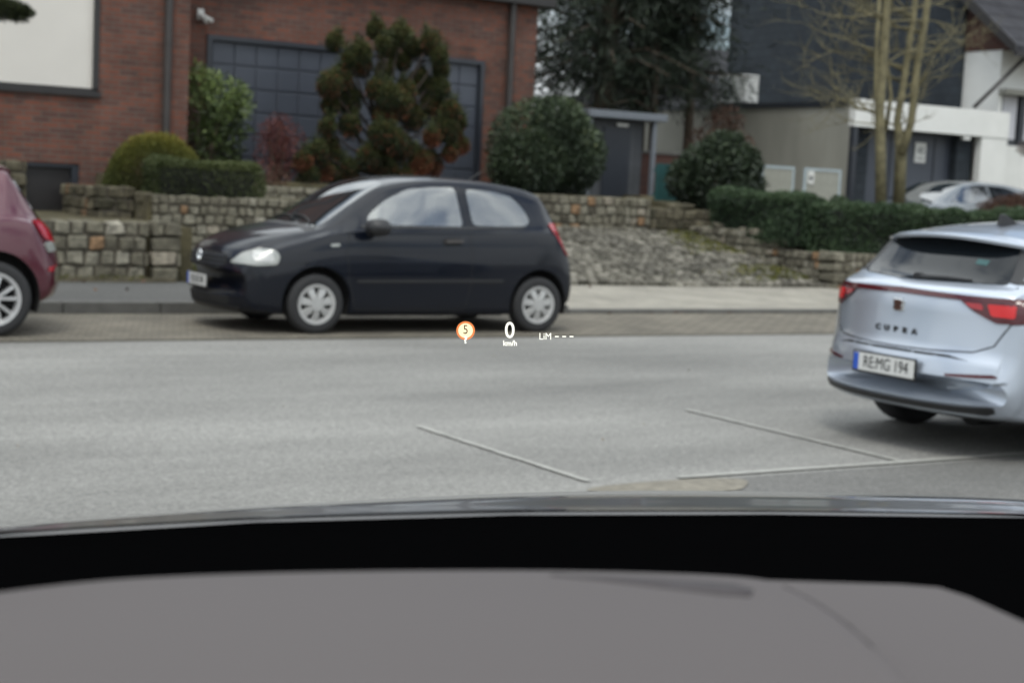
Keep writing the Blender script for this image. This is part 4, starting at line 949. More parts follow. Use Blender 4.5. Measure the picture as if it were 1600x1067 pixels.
for s in (-1, 1):
    w1 = P('side_window', fwin, 'side', s, 'glass_clear', off=.005, skirt=.002); w2 = P('side_window', rwin, 'side', s, 'glass_clear', off=.005, skirt=.002)
    P('belt_trim', [(1.33, 1.02), (2.47, 1.035), (3.15, 1.062), (3.15, 1.082), (2.47, 1.062), (1.33, 1.05)], 'side', s, 'plastic', off=.0075, res=.05)
    seam(P, bvh, [(1.20, .98), (1.17, .8), (1.2, .5), (1.28, .24)], s); seam(P, bvh, [(2.49, 1.44), (2.50, 1.05), (2.53, .8), (2.53, .5), (2.47, .24)], s); seam(P, bvh, [(1.28, .24), (2.47, .24)], s)
    seam(P, bvh, [(.78, .68), (.5, .66), (.36, .62)], s, w=.006)
    P('rub_strip', [(1.28, .50), (2.47, .515), (2.9, .52), (2.9, .545), (2.47, .54), (1.28, .525)], 'side', s, 'plastic', off=.009, res=.06)
    hd = P('door_handle', round_poly([(2.22, .895), (2.42, .905), (2.42, .935), (2.22, .925)], .012), 'side', s, 'pipe', off=.028, skirt=.0)
    P('handle_recess', round_poly([(2.2, .87), (2.4, .88), (2.4, .95), (2.2, .94)], .03), 'side', s, 'under', off=.002, par=hd)
    P('side_repeater', round_poly([(1.0, .835), (1.09, .84), (1.09, .868), (1.0, .862)], .012), 'side', s, 'lamp_clear', off=.01)
    hl = P('headlamp', round_poly([(.10, .655), (.20, .75), (.32, .795), (.46, .79), (.505, .74), (.48, .655), (.3, .64)], .035), 'side', s, 'lamp_clear', off=.012)
    P('reflector', round_poly([(.27, .68), (.28, .77), (.43, .768), (.455, .68)], .03), 'side', s, 'lamp_refl', off=.0145, par=hl)
    tl = P('tail_lamp', round_poly([(3.47, 1.12), (3.63, 1.12), (3.76, .98), (3.85, .80), (3.69, .79), (3.57, .95)], .03), 'side', s, 'lamp_red', off=.012)
    P('reversing_light', round_poly([(3.60, .96), (3.77, .96), (3.82, .88), (3.66, .87)], .02), 'side', s, 'lamp_clear', off=.0145, par=tl)
    # mirror
    mb = MB(); vs = []
    n = 12
    for i in range(7):
        v = i/6; rx, rz_ = .10*math.sqrt(max(.02, 1-(2*v-1)**4)), .085*math.sqrt(max(.02, 1-(2*v-1)**4))
        for k in range(n):
            a = 2*math.pi*k/n; vs.append((1.40+.02*v+rx*math.cos(a)+(.03 if math.cos(a) > 0 else 0), s*(.84+.2*v), 1.035+rz_*math.sin(a)))
    mb.add(vs, [(i*n+k, i*n+(k+1) % n, (i+1)*n+(k+1) % n, (i+1)*n+k) for i in range(6) for k in range(n)]+[tuple(range(n)), tuple(6*n+k for k in range(n))])
    mb.tube([(1.40, s*.76, .96), (1.41, s*.88, .99)], .03, 8); mb.build('door_mirror', 'plastic', t := car, True)
# seats and wheel behind the side glass
for y_ in (-.36, .36):
    mb = MB(); mb.prism(round_poly([(2.10, 1.0), (2.16, 1.2), (2.24, 1.2), (2.24, 1.0)], .02), 'y', y_-.22, y_+.22); mb.prism(round_poly([(2.17, 1.22), (2.19, 1.37), (2.27, 1.37), (2.27, 1.22)], .03), 'y', y_-.12, y_+.12); mb.tube([(2.21, y_, 1.15), (2.22, y_, 1.25)], .015, 8)
    bevelmod(mb.build('seat', 'plastic', car), .015)
    mb = MB(); mb.prism(round_poly([(3.0, 1.0), (3.04, 1.17), (3.11, 1.17), (3.11, 1.0)], .02), 'y', y_-.22, y_+.22); bevelmod(mb.build('rear_seat', 'plastic', car), .015)
mb = MB(); mb.tube([(1.68+.05*math.sin(a), .36*0-.36+.17*math.cos(a), 1.05+.16*math.sin(a)) for a in [2*math.pi*k/24 for k in range(25)]], .013, 8); mb.build('steering_wheel', 'plastic', car, True)
# ends
P('windscreen', round_poly([(.90, -.63), (.86, 0), (.90, .63), (1.3, .585), (1.66, .53), (1.68, 0), (1.66, -.53), (1.3, -.585)], .03), 'top', 1, 'glass_car', off=.004)
P('cowl', [(.80, -.66), (.77, 0), (.80, .66), (.90, .66), (.87, 0), (.90, -.66)], 'top', 1, 'plastic', off=.004)
P('rear_window', round_poly([(-.54, 1.06), (-.50, 1.36), (.50, 1.36), (.54, 1.06)], .05), 'end', 1, 'glass_tint', off=.004)
gr = P('grille', round_poly([(-.5, .64), (-.46, .73), (0, .755), (.46, .73), (.5, .64), (.36, .59), (-.36, .59)], .03), 'end', -1, 'under', off=.003)
for z in (.625, .665, .705): P('grille_bar', [(-.46, z), (.46, z), (.46, z+.012), (-.46, z+.012)], 'end', -1, 'gframe', off=.01, res=.05, par=gr)
P('lower_grille', round_poly([(-.5, .25), (-.55, .38), (.55, .38), (.5, .25)], .03), 'end', -1, 'under', off=.003)
P('bumper_lip', [(-.6, .21), (-.62, .245), (.62, .245), (.6, .21)], 'end', -1, 'plastic', off=.012)
def rad_pts(e, nm, m): return e
def emblem(parent, x, y, z, face, r=.055):
    e = bpy.data.objects.new('emblem', None); COL.objects.link(e); e.parent = parent; e.location = (x, y, z); e.rotation_euler = (R(90), 0, R(-90) if face < 0 else R(90))
    mb = MB(); mb.tube([(r*math.cos(2*math.pi*k/24), r*math.sin(2*math.pi*k/24), 0) for k in range(25)], .006, 6)
    for a, b in (((-.32, .86), (0, .1)), ((0, .1), (.32, .86)), ((-.8, .35), (-.4, -.75)), ((-.4, -.75), (0, -.02)), ((0, -.02), (.4, -.75)), ((.4, -.75), (.8, .35))): mb.tube([(a[0]*r, a[1]*r, 0), (b[0]*r, b[1]*r, 0)], .006, 6)
    mb.build('ring_and_letters', 'chrome', e, True, 40); return e
h_ = bvh.ray_cast(Vector((-3, 0, .685)), Vector((1, 0, 0)))[0]; emblem(car, h_.x-.015, 0, .69, -1)
plate(car, -.022, 0, .46, -1, 'RE:HD 98')
for s, y0 in ((-1, .1), (1, -.2)):
    pts = []
    for k in range(7):
        x_, y_ = 0.91+.03*math.sin(k/6*3.1), -.5+.62*k/6+(.0 if s < 0 else .42)
        q = bvh.ray_cast(Vector((x_+.05*k/6, y_, 4)), Vector((0, 0, -1)))[0]; pts.append(q+Vector((0, 0, .018)))
    mb = MB(); mb.tube(pts, .009, 6); mb.build('wiper', 'plastic', car, True)
mb = MB(); mb.tube([(2.9, 0, 1.52), (3.05, 0, 1.62)], .006, 6); mb.build('aerial', 'plastic', car)

# ---- dark red hatchback, only its tail in view (nose towards -X)
Lm = 4.02
C = dict(L=Lm, hw=.845, wheels=(.85, 3.33), wr=.325, ar=.395, az=.02, tw=.2, rimr=.225, style='double', paint='paint_maroon', zin=.19, kf=.32, lf=1.5, kr=.24, lr=.9,
  tab=dict(
    w=[(0, .70), (.03, .75), (.1, .79), (.3, .82), (.7, .845), (1.4, .85), (2.8, .85), (3.4, .845), (3.75, .82), (3.93, .79), (3.99, .76), (4.02, .72)],
    zl=[(0, .36), (.02, .27), (.08, .22), (.3, .2), (3.5, .2), (3.8, .27), (3.97, .34), (4.02, .44)],
    zt=[(0, .60), (.015, .72), (.05, .78), (.12, .84), (.3, .91), (.7, .98), (.95, 1.02), (1.02, 1.05), (1.3, 1.2), (1.75, 1.4), (2.0, 1.45), (2.5, 1.475), (3.0, 1.465), (3.3, 1.45), (3.50, 1.43), (3.56, 1.37), (3.70, 1.18), (3.82, 1.02), (3.90, .93), (3.97, .80), (4.02, .62)],
    zr=[(0, .58), (.015, .69), (.05, .75), (.12, .8), (.3, .87), (.7, .94), (1.0, 1.0), (1.4, 1.2), (1.8, 1.35), (2.1, 1.40), (2.5, 1.425), (3.0, 1.415), (3.3, 1.40), (3.5, 1.38), (3.56, 1.31), (3.70, 1.13), (3.82, .99), (3.9, .90), (3.97, .77), (4.02, .6)],
    zs=[(0, .56), (.02, .66), (.12, .75), (.3, .81), (.6, .87), (1.0, .93), (2, .96), (3.0, .98), (3.5, 1.0), (3.75, .97), (3.88, .82), (4.02, .58)],
    wg=[(0, .62), (.3, .74), (.9, .78), (2, .80), (3, .79), (3.5, .77), (4.02, .68)],
    wr=[(0, .56), (.3, .66), (.9, .69), (1.2, .67), (1.6, .61), (2.0, .59), (2.8, .585), (3.4, .58), (3.7, .63), (4.02, .62)]))
car2, bvh, P, bo = make_car('parked_car', 'dark red hatchback with bright alloy wheels, cut off by the left edge', (-.44, 14.17, 0), 0, C)
for s in (-1, 1):
    P('side_window', round_poly([(1.5, 1.0), (1.9, 1.34), (2.3, 1.40), (3.05, 1.385), (3.28, 1.2), (3.33, 1.08), (3.24, 1.04), (2.4, 1.02)], .06), 'side', s, 'glass_car', off=.005)
    P('belt_trim', [(1.4, .99), (3.2, 1.02), (3.2, 1.04), (1.4, 1.01)], 'side', s, 'plastic', off=.008, res=.05)
    tl = P('tail_lamp', round_poly([(3.66, 1.0), (3.76, 1.0), (3.87, .9), (3.90, .8), (3.78, .84)], .03), 'side', s, 'lamp_red', off=.012)
    P('reversing_light', round_poly([(3.76, .80), (3.86, .82), (3.90, .74), (3.80, .72)], .02), 'side', s, 'lamp_clear', off=.013, par=tl)
    P('rear_reflector', round_poly([(3.8, .60), (3.93, .62), (3.93, .57), (3.8, .56)], .01), 'side', s, 'lamp_red', off=.013)
    seam(P, bvh, [(2.52, 1.4), (2.52, 1.0), (2.58, .6), (2.52, .28)], s); seam(P, bvh, [(1.25, .98), (1.2, .6), (1.3, .28)], s)
    P('rear_screen_edge', round_poly([(3.49, 1.42), (3.56, 1.41), (3.79, 1.05), (3.80, .99), (3.73, 1.0)], .02), 'side', s, 'chrome', off=.006)
    P('headlamp', round_poly([(.05, .68), (.2, .78), (.5, .82), (.55, .76), (.3, .68)], .03), 'side', s, 'lamp_clear', off=.01)
P('rear_window', round_poly([(-.56, 1.06), (-.52, 1.38), (.52, 1.38), (.56, 1.06)], .05), 'end', 1, 'glass_tint', off=.004)
P('windscreen', round_poly([(1.02, -.63), (.98, 0), (1.02, .63), (1.4, .6), (1.78, .55), (1.8, 0), (1.78, -.55), (1.4, -.6)], .03), 'top', 1, 'glass_car', off=.004)
P('roof_spoiler', round_poly([(3.36, -.56), (3.36, .56), (3.52, .5), (3.54, 0), (3.52, -.5)], .03), 'top', 1, 'paint_maroon', off=.03, skirt=.05)

# ---- silver hatchback at the right, seen from behind (nose towards +X); built nose at x=0, turned by 180 degrees
Ls = 4.42
C = dict(L=Ls, hw=.89, wheels=(.87, 3.40), wr=.325, ar=.385, az=.02, tw=.225, rimr=.235, style='ten', paint='paint_silver', zin=.17, kf=.36, lf=1.5, kr=.36, lr=1.0,
  tab=dict(
    w=[(0, .74), (.03, .79), (.1, .83), (.3, .86), (.7, .89), (1.4, .90), (3.0, .90), (3.6, .905), (4.0, .89), (4.2, .86), (4.32, .83), (4.38, .81), (4.42, .77)],
    zl=[(0, .34), (.02, .25), (.08, .2), (.3, .175), (3.7, .18), (4.0, .23), (4.25, .25), (4.37, .27), (4.42, .34)],
    zt=[(0, .56), (.015, .66), (.05, .71), (.12, .76), (.3, .83), (.8, .93), (1.05, .97), (1.15, 1.01), (1.5, 1.2), (1.95, 1.39), (2.2, 1.43), (2.6, 1.45), (3.2, 1.425), (3.6, 1.385), (3.80, 1.355), (3.88, 1.345), (3.90, 1.31), (4.0, 1.20), (4.12, 1.085), (4.16, 1.06), (4.24, 1.035), (4.30, 1.01), (4.325, .97), (4.335, .9), (4.345, .8), (4.355, .69), (4.37, .64), (4.40, .595), (4.42, .50)],
    zr=[(0, .54), (.015, .63), (.05, .68), (.12, .72), (.3, .79), (.8, .89), (1.1, .95), (1.5, 1.12), (2.0, 1.33), (2.3, 1.375), (2.6, 1.395), (3.2, 1.37), (3.6, 1.33), (3.80, 1.305), (3.88, 1.295), (3.90, 1.27), (4.0, 1.165), (4.12, 1.06), (4.16, 1.04), (4.24, 1.015), (4.30, .99), (4.325, .95), (4.335, .88), (4.345, .78), (4.355, .67), (4.37, .62), (4.40, .575), (4.42, .48)],
    zs=[(0, .52), (.02, .6), (.12, .68), (.3, .74), (.6, .8), (1.1, .88), (2, .93), (3.0, .96), (3.7, .985), (4.0, .985), (4.2, .97), (4.30, .94), (4.33, .86), (4.345, .74), (4.37, .6), (4.42, .47)],
    wg=[(0, .66), (.3, .78), (.9, .82), (2, .83), (3, .82), (3.6, .80), (4.0, .78), (4.37, .72)],
    wr=[(0, .6), (.3, .68), (1.0, .72), (1.3, .70), (1.8, .62), (2.2, .60), (3.0, .59), (3.5, .585), (3.88, .60), (4.0, .64), (4.15, .72), (4.37, .70)]))
SX = 6.89
car3, bvh, P, bo = make_car('parked_car', 'silver five-door hatchback seen from behind with a full width red light strip', (SX+Ls, 6.95, 0), math.pi, C)
# local +y is the car's world -Y side (nearer to the camera)
P('rear_window', round_poly([(-.60, 1.06), (-.55, 1.20), (-.50, 1.315), (0, 1.335), (.50, 1.315), (.55, 1.20), (.60, 1.06), (0, 1.045)], .03), 'end', 1, 'glass_tint', off=.006)
mb = MB(); vs = []; ny = 17
for i in range(ny):
    yy = -.59+1.18*i/(ny-1); e_ = 1-abs(yy/.59)**3.5; xe = 3.86+.135*e_+.02; cr_ = .045*(1-(yy/.6)**2)
    for xx, zz in ((3.60, 1.335+cr_), (3.75, 1.318+cr_), (xe-.03, 1.298+cr_), (xe, 1.288+cr_), (xe-.004, 1.270+cr_), (3.80, 1.255+cr_), (3.60, 1.27+cr_)): vs.append((xx, yy, zz))
mb.add(vs, [(i*7+k, i*7+(k+1) % 7, (i+1)*7+(k+1) % 7, (i+1)*7+k) for i in range(ny-1) for k in range(7)]+[tuple(range(7)), tuple((ny-1)*7+k for k in range(7))])
mb.build('roof_spoiler', 'paint_silver', car3, True, 50)
for s in (-1, 1):
    P('side_window', round_poly([(1.55, .985), (1.95, 1.28), (2.3, 1.355), (3.2, 1.34), (3.5, 1.28), (3.72, 1.1), (3.68, 1.02), (2.6, .99)], .05), 'side', s, 'glass_car', off=.005)
    P('rear_pillar_blade', round_poly([(3.76, 1.27), (3.93, 1.26), (4.05, 1.07), (3.93, 1.05)], .02), 'side', s, 'plastic', off=.006)
    P('headlamp', round_poly([(.05, .62), (.2, .70), (.55, .74), (.5, .66), (.25, .62)], .03), 'side', s, 'lamp_clear', off=.01)
    seam(P, bvh, [(2.62, 1.35), (2.6, .98), (2.62, .6), (2.55, .26)], s); seam(P, bvh, [(3.4, 1.0), (3.35, .8), (3.15, .5), (3.1, .26)], s)
# light strip and lamps as shaped panels on the tail
STRIP = [(-.5, .955), (-.5, .985), (0, .998), (.5, .985), (.5, .955), (0, .965)]
st = P('light_strip', STRIP, 'end', 1, 'lamp_dark', off=.008)
for s in (-1, 1):
    q = lambda pts: round_poly([(s*a, b) for a, b in pts], .015)
    tl = P('tail_lamp', q([(.40, .985), (.78, .985), (.80, .93), (.77, .84), (.66, .835), (.52, .90)]), 'end', 1, 'lamp_dark', off=.011)
    P('lit_segment', q([(.60, .945), (.74, .945), (.745, .87), (.63, .875)]), 'end', 1, 'lamp_lit', off=.015, par=tl)
    P('lit_segment', q([(.47, .945), (.57, .945), (.585, .905), (.51, .915)]), 'end', 1, 'lamp_red', off=.015, par=tl)
    tw_ = P('tail_lamp_wrap', round_poly([(3.86, .94), (3.90, .955), (4.16, .975), (4.16, .83), (4.02, .86)], .02), 'side', s, 'lamp_dark', off=.010)
    P('rear_reflector', q([(.44, .50), (.44, .515), (.70, .535), (.72, .515), (.60, .505)]), 'end', 1, 'lamp_dark', off=.008)
for pts in ([(-.70, .83), (-.66, .70), (-.56, .655), (-.3, .64), (0, .635), (.3, .64), (.56, .655), (.66, .70), (.74, .86), (.72, .98), (.66, 1.05)],):
    seam(P, bvh, pts, 1, 'end', w=.009, nm='tailgate_gap')
P('diffuser', round_poly([(-.72, .345), (-.55, .33), (0, .325), (.55, .33), (.72, .345), (.68, .22), (-.68, .22)], .03), 'end', 1, 'plastic', off=.012, res=.05)
P('bumper_crease_and_shade', [(-.56, .60), (-.42, .625), (.42, .625), (.56, .60), (.42, .61), (-.42, .61)], 'end', 1, 'under', off=.001, res=.05)  # black strip paints the shade along the plate recess's upper edge
P('bumper_crease_and_shade', [(.35, .42), (.6, .455), (.76, .50), (.76, .487), (.6, .44), (.36, .408)], 'end', 1, 'paint_silver', off=.014, res=.05)
hx = lambda y, z: bvh.ray_cast(Vector((9, y, z)), Vector((-1, 0, 0)))[0].x
plate(car3, hx(0, .51)+.016, 0, .512, 1, 'RE:MG 194')
mb = MB(); xb = hx(0, .885); mb.box(xb-.01, xb+.014, -.045, .045, .845, .93); bevelmod(mb.build('badge_surround', 'chrome', car3), .012)
mb = MB(); 
for s in (-1, 1):
    mb.prism([(s*.004, .922), (s*.034, .918), (s*.034, .90), (s*.016, .888), (s*.034, .872), (s*.028, .858), (s*.004, .852)], 'x', xb+.014, xb+.02)
mb.build('badge', 'bronze', car3)
for i, ch in enumerate('CUPRA'):
    y = -.155+.0775*i; me = text_mesh(ch, .05, .003, bold=.001, xs=1.25); xx = hx(y, .735)
    me.transform(Matrix.Translation((xx+.006, y, .735)) @ Matrix.Rotation(R(90), 4, 'Z') @ Matrix.Rotation(R(90), 4, 'X')); link('letter', me, 'plastic', car3)
mb = MB(); xx = hx(0, 1.07)+.02; mb.tube([(xx+.01, -.02, 1.062), (xx-.01, .2, 1.072), (xx-.03, .38, 1.07)], [.02, .013, .008], 8); mb.tube([(xx-.02, -.02, 1.06), (xx+.03, -.02, 1.06)], .03, 12); mb.build('rear_wiper', 'plastic', car3, True, 40)
mb = MB(); mb.prism([(3.32, 1.41), (3.52, 1.40), (3.50, 1.475), (3.46, 1.475)], 'y', -.012, .012); bevelmod(mb.build('roof_aerial', 'plastic', car3), .006)
mb = MB(); mb.box(xx-.09, xx-.03, .36, .46, 1.17, 1.20)
P('window_sticker', [(.30, 1.165), (.385, 1.16), (.385, 1.19), (.30, 1.195)], 'end', 1, 'teal', off=.009, skirt=.001)
# ---- pale car behind the hedge
Lp = 4.3
C4 = dict(C); C4['paint'] = 'paint_pale'
b = W(1410, 320, 22.2)
car4, bvh, P, bo = make_car('parked_car', 'pale grey car behind the hedge by the white garage, only its roof showing', (21.55, 22.6, .58), 0, C4)
for s in (-1, 1):
    P('side_window', round_poly([(1.5, .985), (1.95, 1.29), (2.3, 1.36), (2.62, 1.36), (2.62, .99)], .04), 'side', s, 'glass_car', off=.005)
    P('side_window', round_poly([(2.7, .99), (2.7, 1.355), (3.2, 1.34), (3.5, 1.28), (3.72, 1.1), (3.68, 1.02)], .04), 'side', s, 'glass_tint', off=.005)
P('windscreen', round_poly([(1.12, -.66), (1.08, 0), (1.12, .66), (1.5, .63), (1.95, .58), (1.97, 0), (1.95, -.58), (1.5, -.63)], .03), 'top', 1, 'glass_car', off=.004)
P('rear_window', round_poly([(-.60, 1.06), (-.50, 1.315), (.50, 1.315), (.60, 1.06)], .03), 'end', 1, 'glass_tint', off=.006)

# ------------------------------------------------------------------ the viewer's own car: bonnet, dashboard, display
VY = R(17); vf = Vector((math.sin(VY), math.cos(VY), 0)); vr = Vector((math.cos(VY), -math.sin(VY), 0))
vc = thing('grey_car', 'warm grey car of the viewer, its dashboard and bonnet along the bottom of the view', 'car', (0, 0, 0), -VY)
def VL(px, py, y):           # survey point at forward distance y in the car's own frame
    d = ray(px, py); p = EYE+d*(y/d.dot(vf)); return Vector((p.dot(vr), p.dot(vf), p.z))
cx = [-900, -500, -200, 0, 200, 400, 600, 800, 1000, 1200, 1400, 1600, 1900, 2300, 2800]
def interp(x, xs_, ys_): return float(np.interp(x, xs_, ys_))
rows = []
for x in cx:
    rear = interp(x, [-900, 0, 400, 800, 1200, 1600, 2300, 2800], [926, 834, 811, 800, 799, 805, 846, 896]); sil = interp(x, [-900, 0, 400, 800, 1000, 1300, 1600, 2300, 2800], [950, 824, 791, 769, 765, 768, 778, 832, 890])
    A = VL(x, rear, 1.38); B = VL(x, sil, 2.0); r = []
    for k in range(10):
        t = k/9; p = A.lerp(B, t); p.z += .006*math.sin(math.pi*t)-.010*math.sin(math.pi*min(1, t*2.2)); r.append(p)
    for dy, dz in ((.06, -.02), (.14, -.06), (.22, -.13), (.28, -.25), (.30, -.4)): r.append(B+Vector((0, dy, dz)))
    rows.append(r)
mb = MB(); n = len(rows[0]); mb.add([p for r in rows for p in r], [(i*n+j, (i+1)*n+j, (i+1)*n+j+1, i*n+j+1) for i in range(len(rows)-1) for j in range(n-1)])
bon = mb.build('bonnet', 'paint_grey', vc, True, fix=False); sb = bon.modifiers.new('sub', 'SUBSURF'); sb.levels = sb.render_levels = 2
sld = bon.modifiers.new('sol', 'SOLIDIFY'); sld.thickness = .012; sld.offset = -1
# matt black cowl and scuttle between bonnet and dashboard
mb = MB(); rr = []
for i, x in enumerate(cx):
    A = rows[i][0]; E_ = VL(x, interp(x, [-900, 0, 400, 900, 1600, 2800], [1010, 935, 915, 905, 960, 1100]), 1.02)
    rr.append([A+Vector((0, .01, -.008)), A+Vector((0, -.03, -.03)), A.lerp(E_, .5)+Vector((0, 0, -.09)), E_+Vector((0, 0, -.04)), E_+Vector((0, -.02, -.3))])
n = 5; mb.add([p for r in rr for p in r], [(i*n+j, (i+1)*n+j, (i+1)*n+j+1, i*n+j+1) for i in range(len(rr)-1) for j in range(n-1)])
cw = mb.build('cowl', 'cowl', vc, True, fix=False); s_ = cw.modifiers.new('s', 'SOLIDIFY'); s_.thickness = .01
# washer nozzle on the rear edge of the bonnet
p = VL(845, 802, 1.40); mb = MB(); mb.tube([p+Vector((-.014, 0, 0)), p+Vector((.014, 0, 0))], .005, 10)
mb.build('washer_nozzle', 'plastic', vc, True)
# dashboard top: padded hood with a crease, lower shelf at its right
ex = [-900, -400, 0, 130, 250, 420, 600, 760, 900, 1060, 1215]; ey = [1040, 975, 920, 903, 895, 889, 886, 885, 886, 890, 898]
rows = []
for x in [-900, -400, -150, 0, 130, 250, 420, 600, 760, 900, 1060, 1170, 1215, 1235]:
    y_ = interp(x, ex, ey); d = ray(x, y_); zt_ = 1.27; Pq = EYE+d*((zt_-H)/d.z); A = Vector((Pq.dot(vr), Pq.dot(vf), Pq.z))
    xe = x+(255 if x >= 1215 else 255*max(0, (x+100)/1315)*.6+0); d = ray(xe, 1120); Pq = EYE+d*((1.275-H)/d.z); B = Vector((Pq.dot(vr), Pq.dot(vf), Pq.z))
    drop = -.010 if x >= 1235 else -.003 if x >= 1215 else 0
    r = [A+Vector((0, .012, -.16)), A+Vector((0, .014, -.05)), A+Vector((0, .008, -.012)), A]
    for k in range(1, 9): t = k/8; q = A.lerp(B, t); q.z += .010*math.sin(math.pi*t); r.append(q)
    r = [q+Vector((0, 0, drop)) for q in r]; r.append(B+Vector((0, -.12, -.05))); rows.append(r)
n = len(rows[0]); mb = MB(); mb.add([p for r in rows for p in r], [(i*n+j, (i+1)*n+j, (i+1)*n+j+1, i*n+j+1) for i in range(len(rows)-1) for j in range(n-1)])
dsh = mb.build('dashboard', 'dash', vc, True, fix=False); sb = dsh.modifiers.new('sub', 'SUBSURF'); sb.levels = sb.render_levels = 2
# shelf to the right of the crease
def VZ(px, py, z):
    d = ray(px, py); q = EYE+d*((z-H)/d.z); return Vector((q.dot(vr), q.dot(vf), z))
mb = MB(); top = [(1180, 902), (1300, 906), (1400, 909), (1470, 914), (1520, 930), (1600, 966), (1700, 1010), (1900, 1090), (2050, 1200), (1400, 1200), (1330, 1000)]
pts = [VZ(x, y, 1.262) for x, y in top]; lo = [p+Vector((0, .01, -.14)) for p in pts]; k = len(pts)
mb.add(pts+lo, [tuple(range(k))]+[(i, (i+1) % k, k+(i+1) % k, k+i) for i in range(k)]); ds2 = mb.build('dashboard_shelf', 'dash', vc, False); bevelmod(ds2, .006, 3)
# darker wedge-shaped patch and seam let flush into the vinyl: laid on the real dashboard surface
bpy.context.view_layer.update(); dg = bpy.context.evaluated_depsgraph_get(); bmd = bmesh.new(); off_ = 0
for ob in (dsh, ds2):
    em = ob.evaluated_get(dg).to_mesh(); tmp = bmesh.new(); tmp.from_mesh(em); me_ = bpy.data.meshes.new('x'); tmp.to_mesh(me_); bmd.from_mesh(me_); tmp.free(); bpy.data.meshes.remove(me_)
dbvh = BVHTree.FromBMesh(bmd)
P2 = lambda x, y: (lambda q: (q.x, q.y))(VZ(x, y, 1.277))
wedge = [P2(x, y) for x, y in ((860, 893), (1040, 901), (1150, 911), (1178, 925), (1172, 940), (1125, 937), (1020, 920), (940, 906))]
link('dark_wedge', patch(dbvh, wedge, 'top', 1, .0008, .02, .0004), 'dash_dark', vc, True)
cl_ = [Vector(P2(x, y)) for x, y in ((1226, 905), (1262, 925), (1310, 958), (1370, 1000), (1430, 1045), (1490, 1090), (1540, 1130))]
wd_ = [.001, .0015, .002, .0026, .003, .003, .003]; L1, L2 = [], []
for i, p in enumerate(cl_):
    d = (cl_[min(i+1, 6)]-cl_[max(i-1, 0)]).normalized(); q = Vector((-d.y, d.x))*wd_[i]; L1.append(tuple(p+q)); L2.append(tuple(p-q))
link('dashboard_seam', patch(dbvh, L1+L2[::-1], 'top', 1, .0008, .02, .0004), 'dash_dark', vc, True)
mb = MB(); pts = [VZ(x, y, 1.20) for x, y in ((1480, 905), (2000, 905), (2000, 1120), (1480, 1120))]; mb.add(pts+[p+Vector((0, 0, -.05)) for p in pts], [(0, 1, 2, 3), (4, 5, 6, 7), (0, 1, 5, 4), (1, 2, 6, 5), (2, 3, 7, 6), (3, 0, 4, 7)]); mb.build('air_vent_panel', 'cowl', vc)
# windscreen glass
gm = bpy.data.materials.new('windscreen_glass'); gm.use_nodes = True; n_ = gm.node_tree.nodes; n_.clear(); o_ = n_.new('ShaderNodeOutputMaterial'); tr_ = n_.new('ShaderNodeBsdfTransparent'); tr_.inputs[0].default_value = (.97, .985, .98, 1)
gl_ = n_.new('ShaderNodeBsdfGlossy'); gl_.inputs['Roughness'].default_value = .02; mx_ = n_.new('ShaderNodeMixShader'); mx_.inputs[0].default_value = .0025
gm.node_tree.links.new(tr_.outputs[0], mx_.inputs[1]); gm.node_tree.links.new(gl_.outputs[0], mx_.inputs[2]); gm.node_tree.links.new(mx_.outputs[0], o_.inputs[0])
mb = MB(); mb.add([(-1.1, 1.30, 1.10), (1.6, 1.30, 1.10), (1.5, .30, 1.86), (-1.0, .30, 1.86)], [(0, 1, 2, 3)]); ws = mb.build('windscreen', gm, vc, fix=False); s_ = ws.modifiers.new('s', 'SOLIDIFY'); s_.thickness = .005
# head-up display: lit figures standing at the display's virtual image distance
hud = bpy.data.objects.new('head_up_display', None); COL.objects.link(hud); hud.parent = vc
HD = 2.55
def hudmat():
    inv = vc.matrix_world.inverted(); return inv
Rv = Matrix.Rotation(VY, 4, 'Z')
def hud_put(me, px, py, name, m, par, push=0):
    d = ray(px, py); p = EYE+d*((HD+push)/d.dot(fw)); B = Matrix(((rt.x, up.x, -fw.x, p.x), (rt.y, up.y, -fw.y, p.y), (rt.z, up.z, -fw.z, p.z), (0, 0, 0, 1)))
    me.transform(Rv @ B); return link(name, me, m, par)
u = HD/FPX
def disc(r0_, r1_, n=40, z=0):
    mb = MB()
    if r0_ == 0: mb.tube([(0, 0, z), (0, 0, z+.0005)], r1_, n)
    else:
        vs = [(r*math.cos(2*math.pi*k/n), r*math.sin(2*math.pi*k/n), z) for r in (r0_, r1_) for k in range(n)]; mb.add(vs, [(k, (k+1) % n, n+(k+1) % n, n+k) for k in range(n)])
    return mb.mesh('d', False)
ic = hud_put(disc(0, 11.6*u), 727.5, 516.5, 'speed_limit_icon', 'hud_cream', hud)
hud_put(disc(11.4*u, 12.4*u), 727.5, 516.5, 'ring', 'hud_orange', hud, -.002); hud_put(disc(12.8*u, 14.4*u), 727.5, 516.5, 'ring', 'hud_orange', hud, -.002)
hud_put(text_mesh('5', 20*u, .0001, xs=.85), 727.5, 515.5, 'digit', 'hud_dark', hud, -.004)
hud_put(text_mesh('?', 15*u, .0001, bold=.0007), 727.5, 531.5, 'question_mark', 'hud_white', hud, -.006)
hud_put(text_mesh('0', 35*u, .0001, bold=.0004, xs=.92), 796.5, 517, 'speed_digit', 'hud_white', hud)
hud_put(text_mesh('km/h', 11.5*u, .0001, bold=.0003, xs=.95), 797, 536.5, 'speed_unit', 'hud_white', hud)
hud_put(text_mesh('LiM', 15*u, .0001, xs=.9), 852, 526, 'limiter_word', 'hud_white', hud)
for x in (870, 881.5, 893):
    mb = MB(); mb.box(-3*u, 3*u, -.9*u, .9*u, 0, .0003); hud_put(mb.mesh('dash'), x, 525.8, 'limiter_dash', 'hud_white', hud)
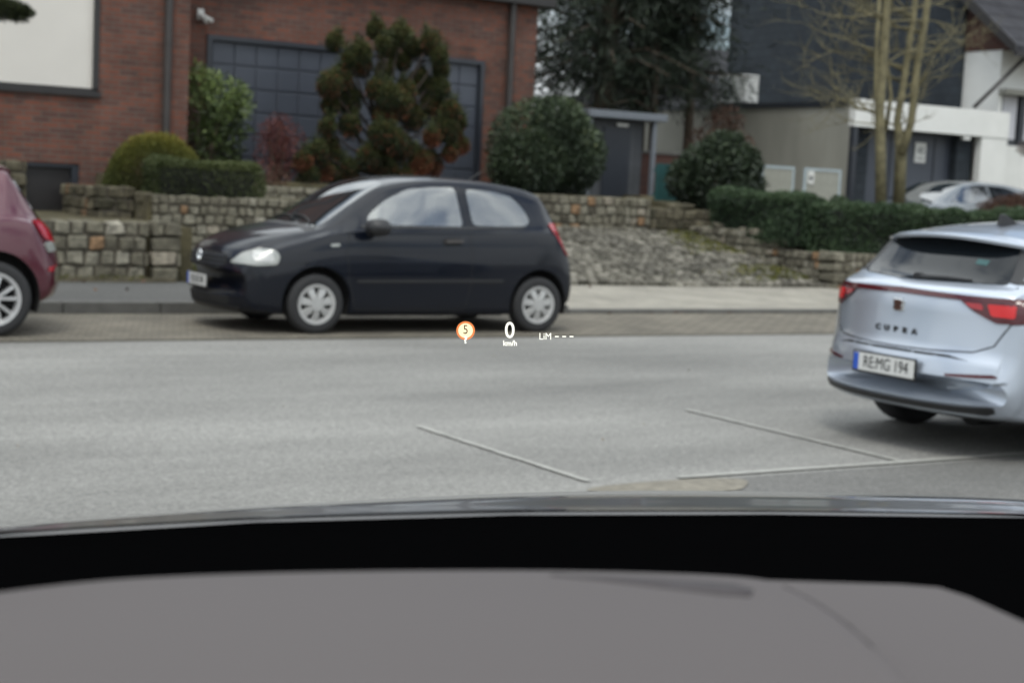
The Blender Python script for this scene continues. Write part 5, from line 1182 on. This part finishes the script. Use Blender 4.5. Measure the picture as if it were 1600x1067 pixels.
# moss and weeds along the driveway's right edge and the foot of the walls
np.random.seed(78); n = 5200; yy = np.random.uniform(18.3, 21.9, n); xx = 16.7-np.abs(np.random.normal(0, 1, n))*(.25+.5*(22-yy)/3.7)
P_ = np.stack([xx, yy, .15+(yy-18.2)/3.8*.675], 1); kp = noise3(P_, 2.2, 5) > .55; P_ = P_[kp]
tag(link('moss', leaf_mesh(P_, np.tile([0, -.3, .8], (len(P_), 1)), .05, .03, np.clip(np.random.normal(.5, .25, len(P_)), 0, 1), .9), 'lf_yel'), 'yellow green moss between the setts along the driveway wall', kind='stuff')
# rough grass between the pillar and the raised bed, tufts along the foot of the walls
np.random.seed(79); A_ = np.stack([np.random.uniform(6.1, 6.5, 1800), np.random.uniform(18.25, 20, 1800), np.zeros(1800)], 1); A_[:, 2] = .12+(A_[:, 1]-18.2)/3.8*.675*.9+np.random.uniform(0, .1, 1800)
B_ = np.stack([np.random.uniform(-2, 6.1, 1500), np.random.normal(18.08, .035, 1500), np.full(1500, .13)], 1); kp = noise3(B_, 1.5, 8) > .5; P_ = np.concatenate([A_, B_[kp]])
tag(link('grass', leaf_mesh(P_, np.tile([0, -.3, .9], (len(P_), 1)), .09, .012, np.clip(np.random.normal(.5, .25, len(P_)), 0, 1), .5), 'lf_yel'), 'rough yellowish grass at the foot of the stone walls', kind='stuff')
mb = MB(); random.seed(80)
for k in range(16):
    x_, y_ = random.uniform(-1, 9), random.uniform(5.5, 12.6); q_ = random.uniform(.004, .008); mb.stone((x_, y_, q_*.6), (q_, q_*.8, q_*.6), .3, .4, random.random())
tag(mb.build('loose_grit', 'stone', fix=False), 'loose grit scattered on the road', kind='stuff')
# fallen leaves by the kerb
np.random.seed(77); P_ = np.stack([np.random.uniform(4.2, 14, 26), np.random.choice([17.9, 15.3, 16.8], 26)+np.random.uniform(-.06, .06, 26), np.full(26, .14)], 1); P_[P_[:, 1] < 15.4, 2] = .012
tag(link('fallen_leaves', leaf_mesh(P_, np.tile([1., 0, 0.05], (26, 1)), .06, .045, np.random.random(26), .3), 'lf_rust'), 'scattered brown leaves along the kerb', kind='stuff')
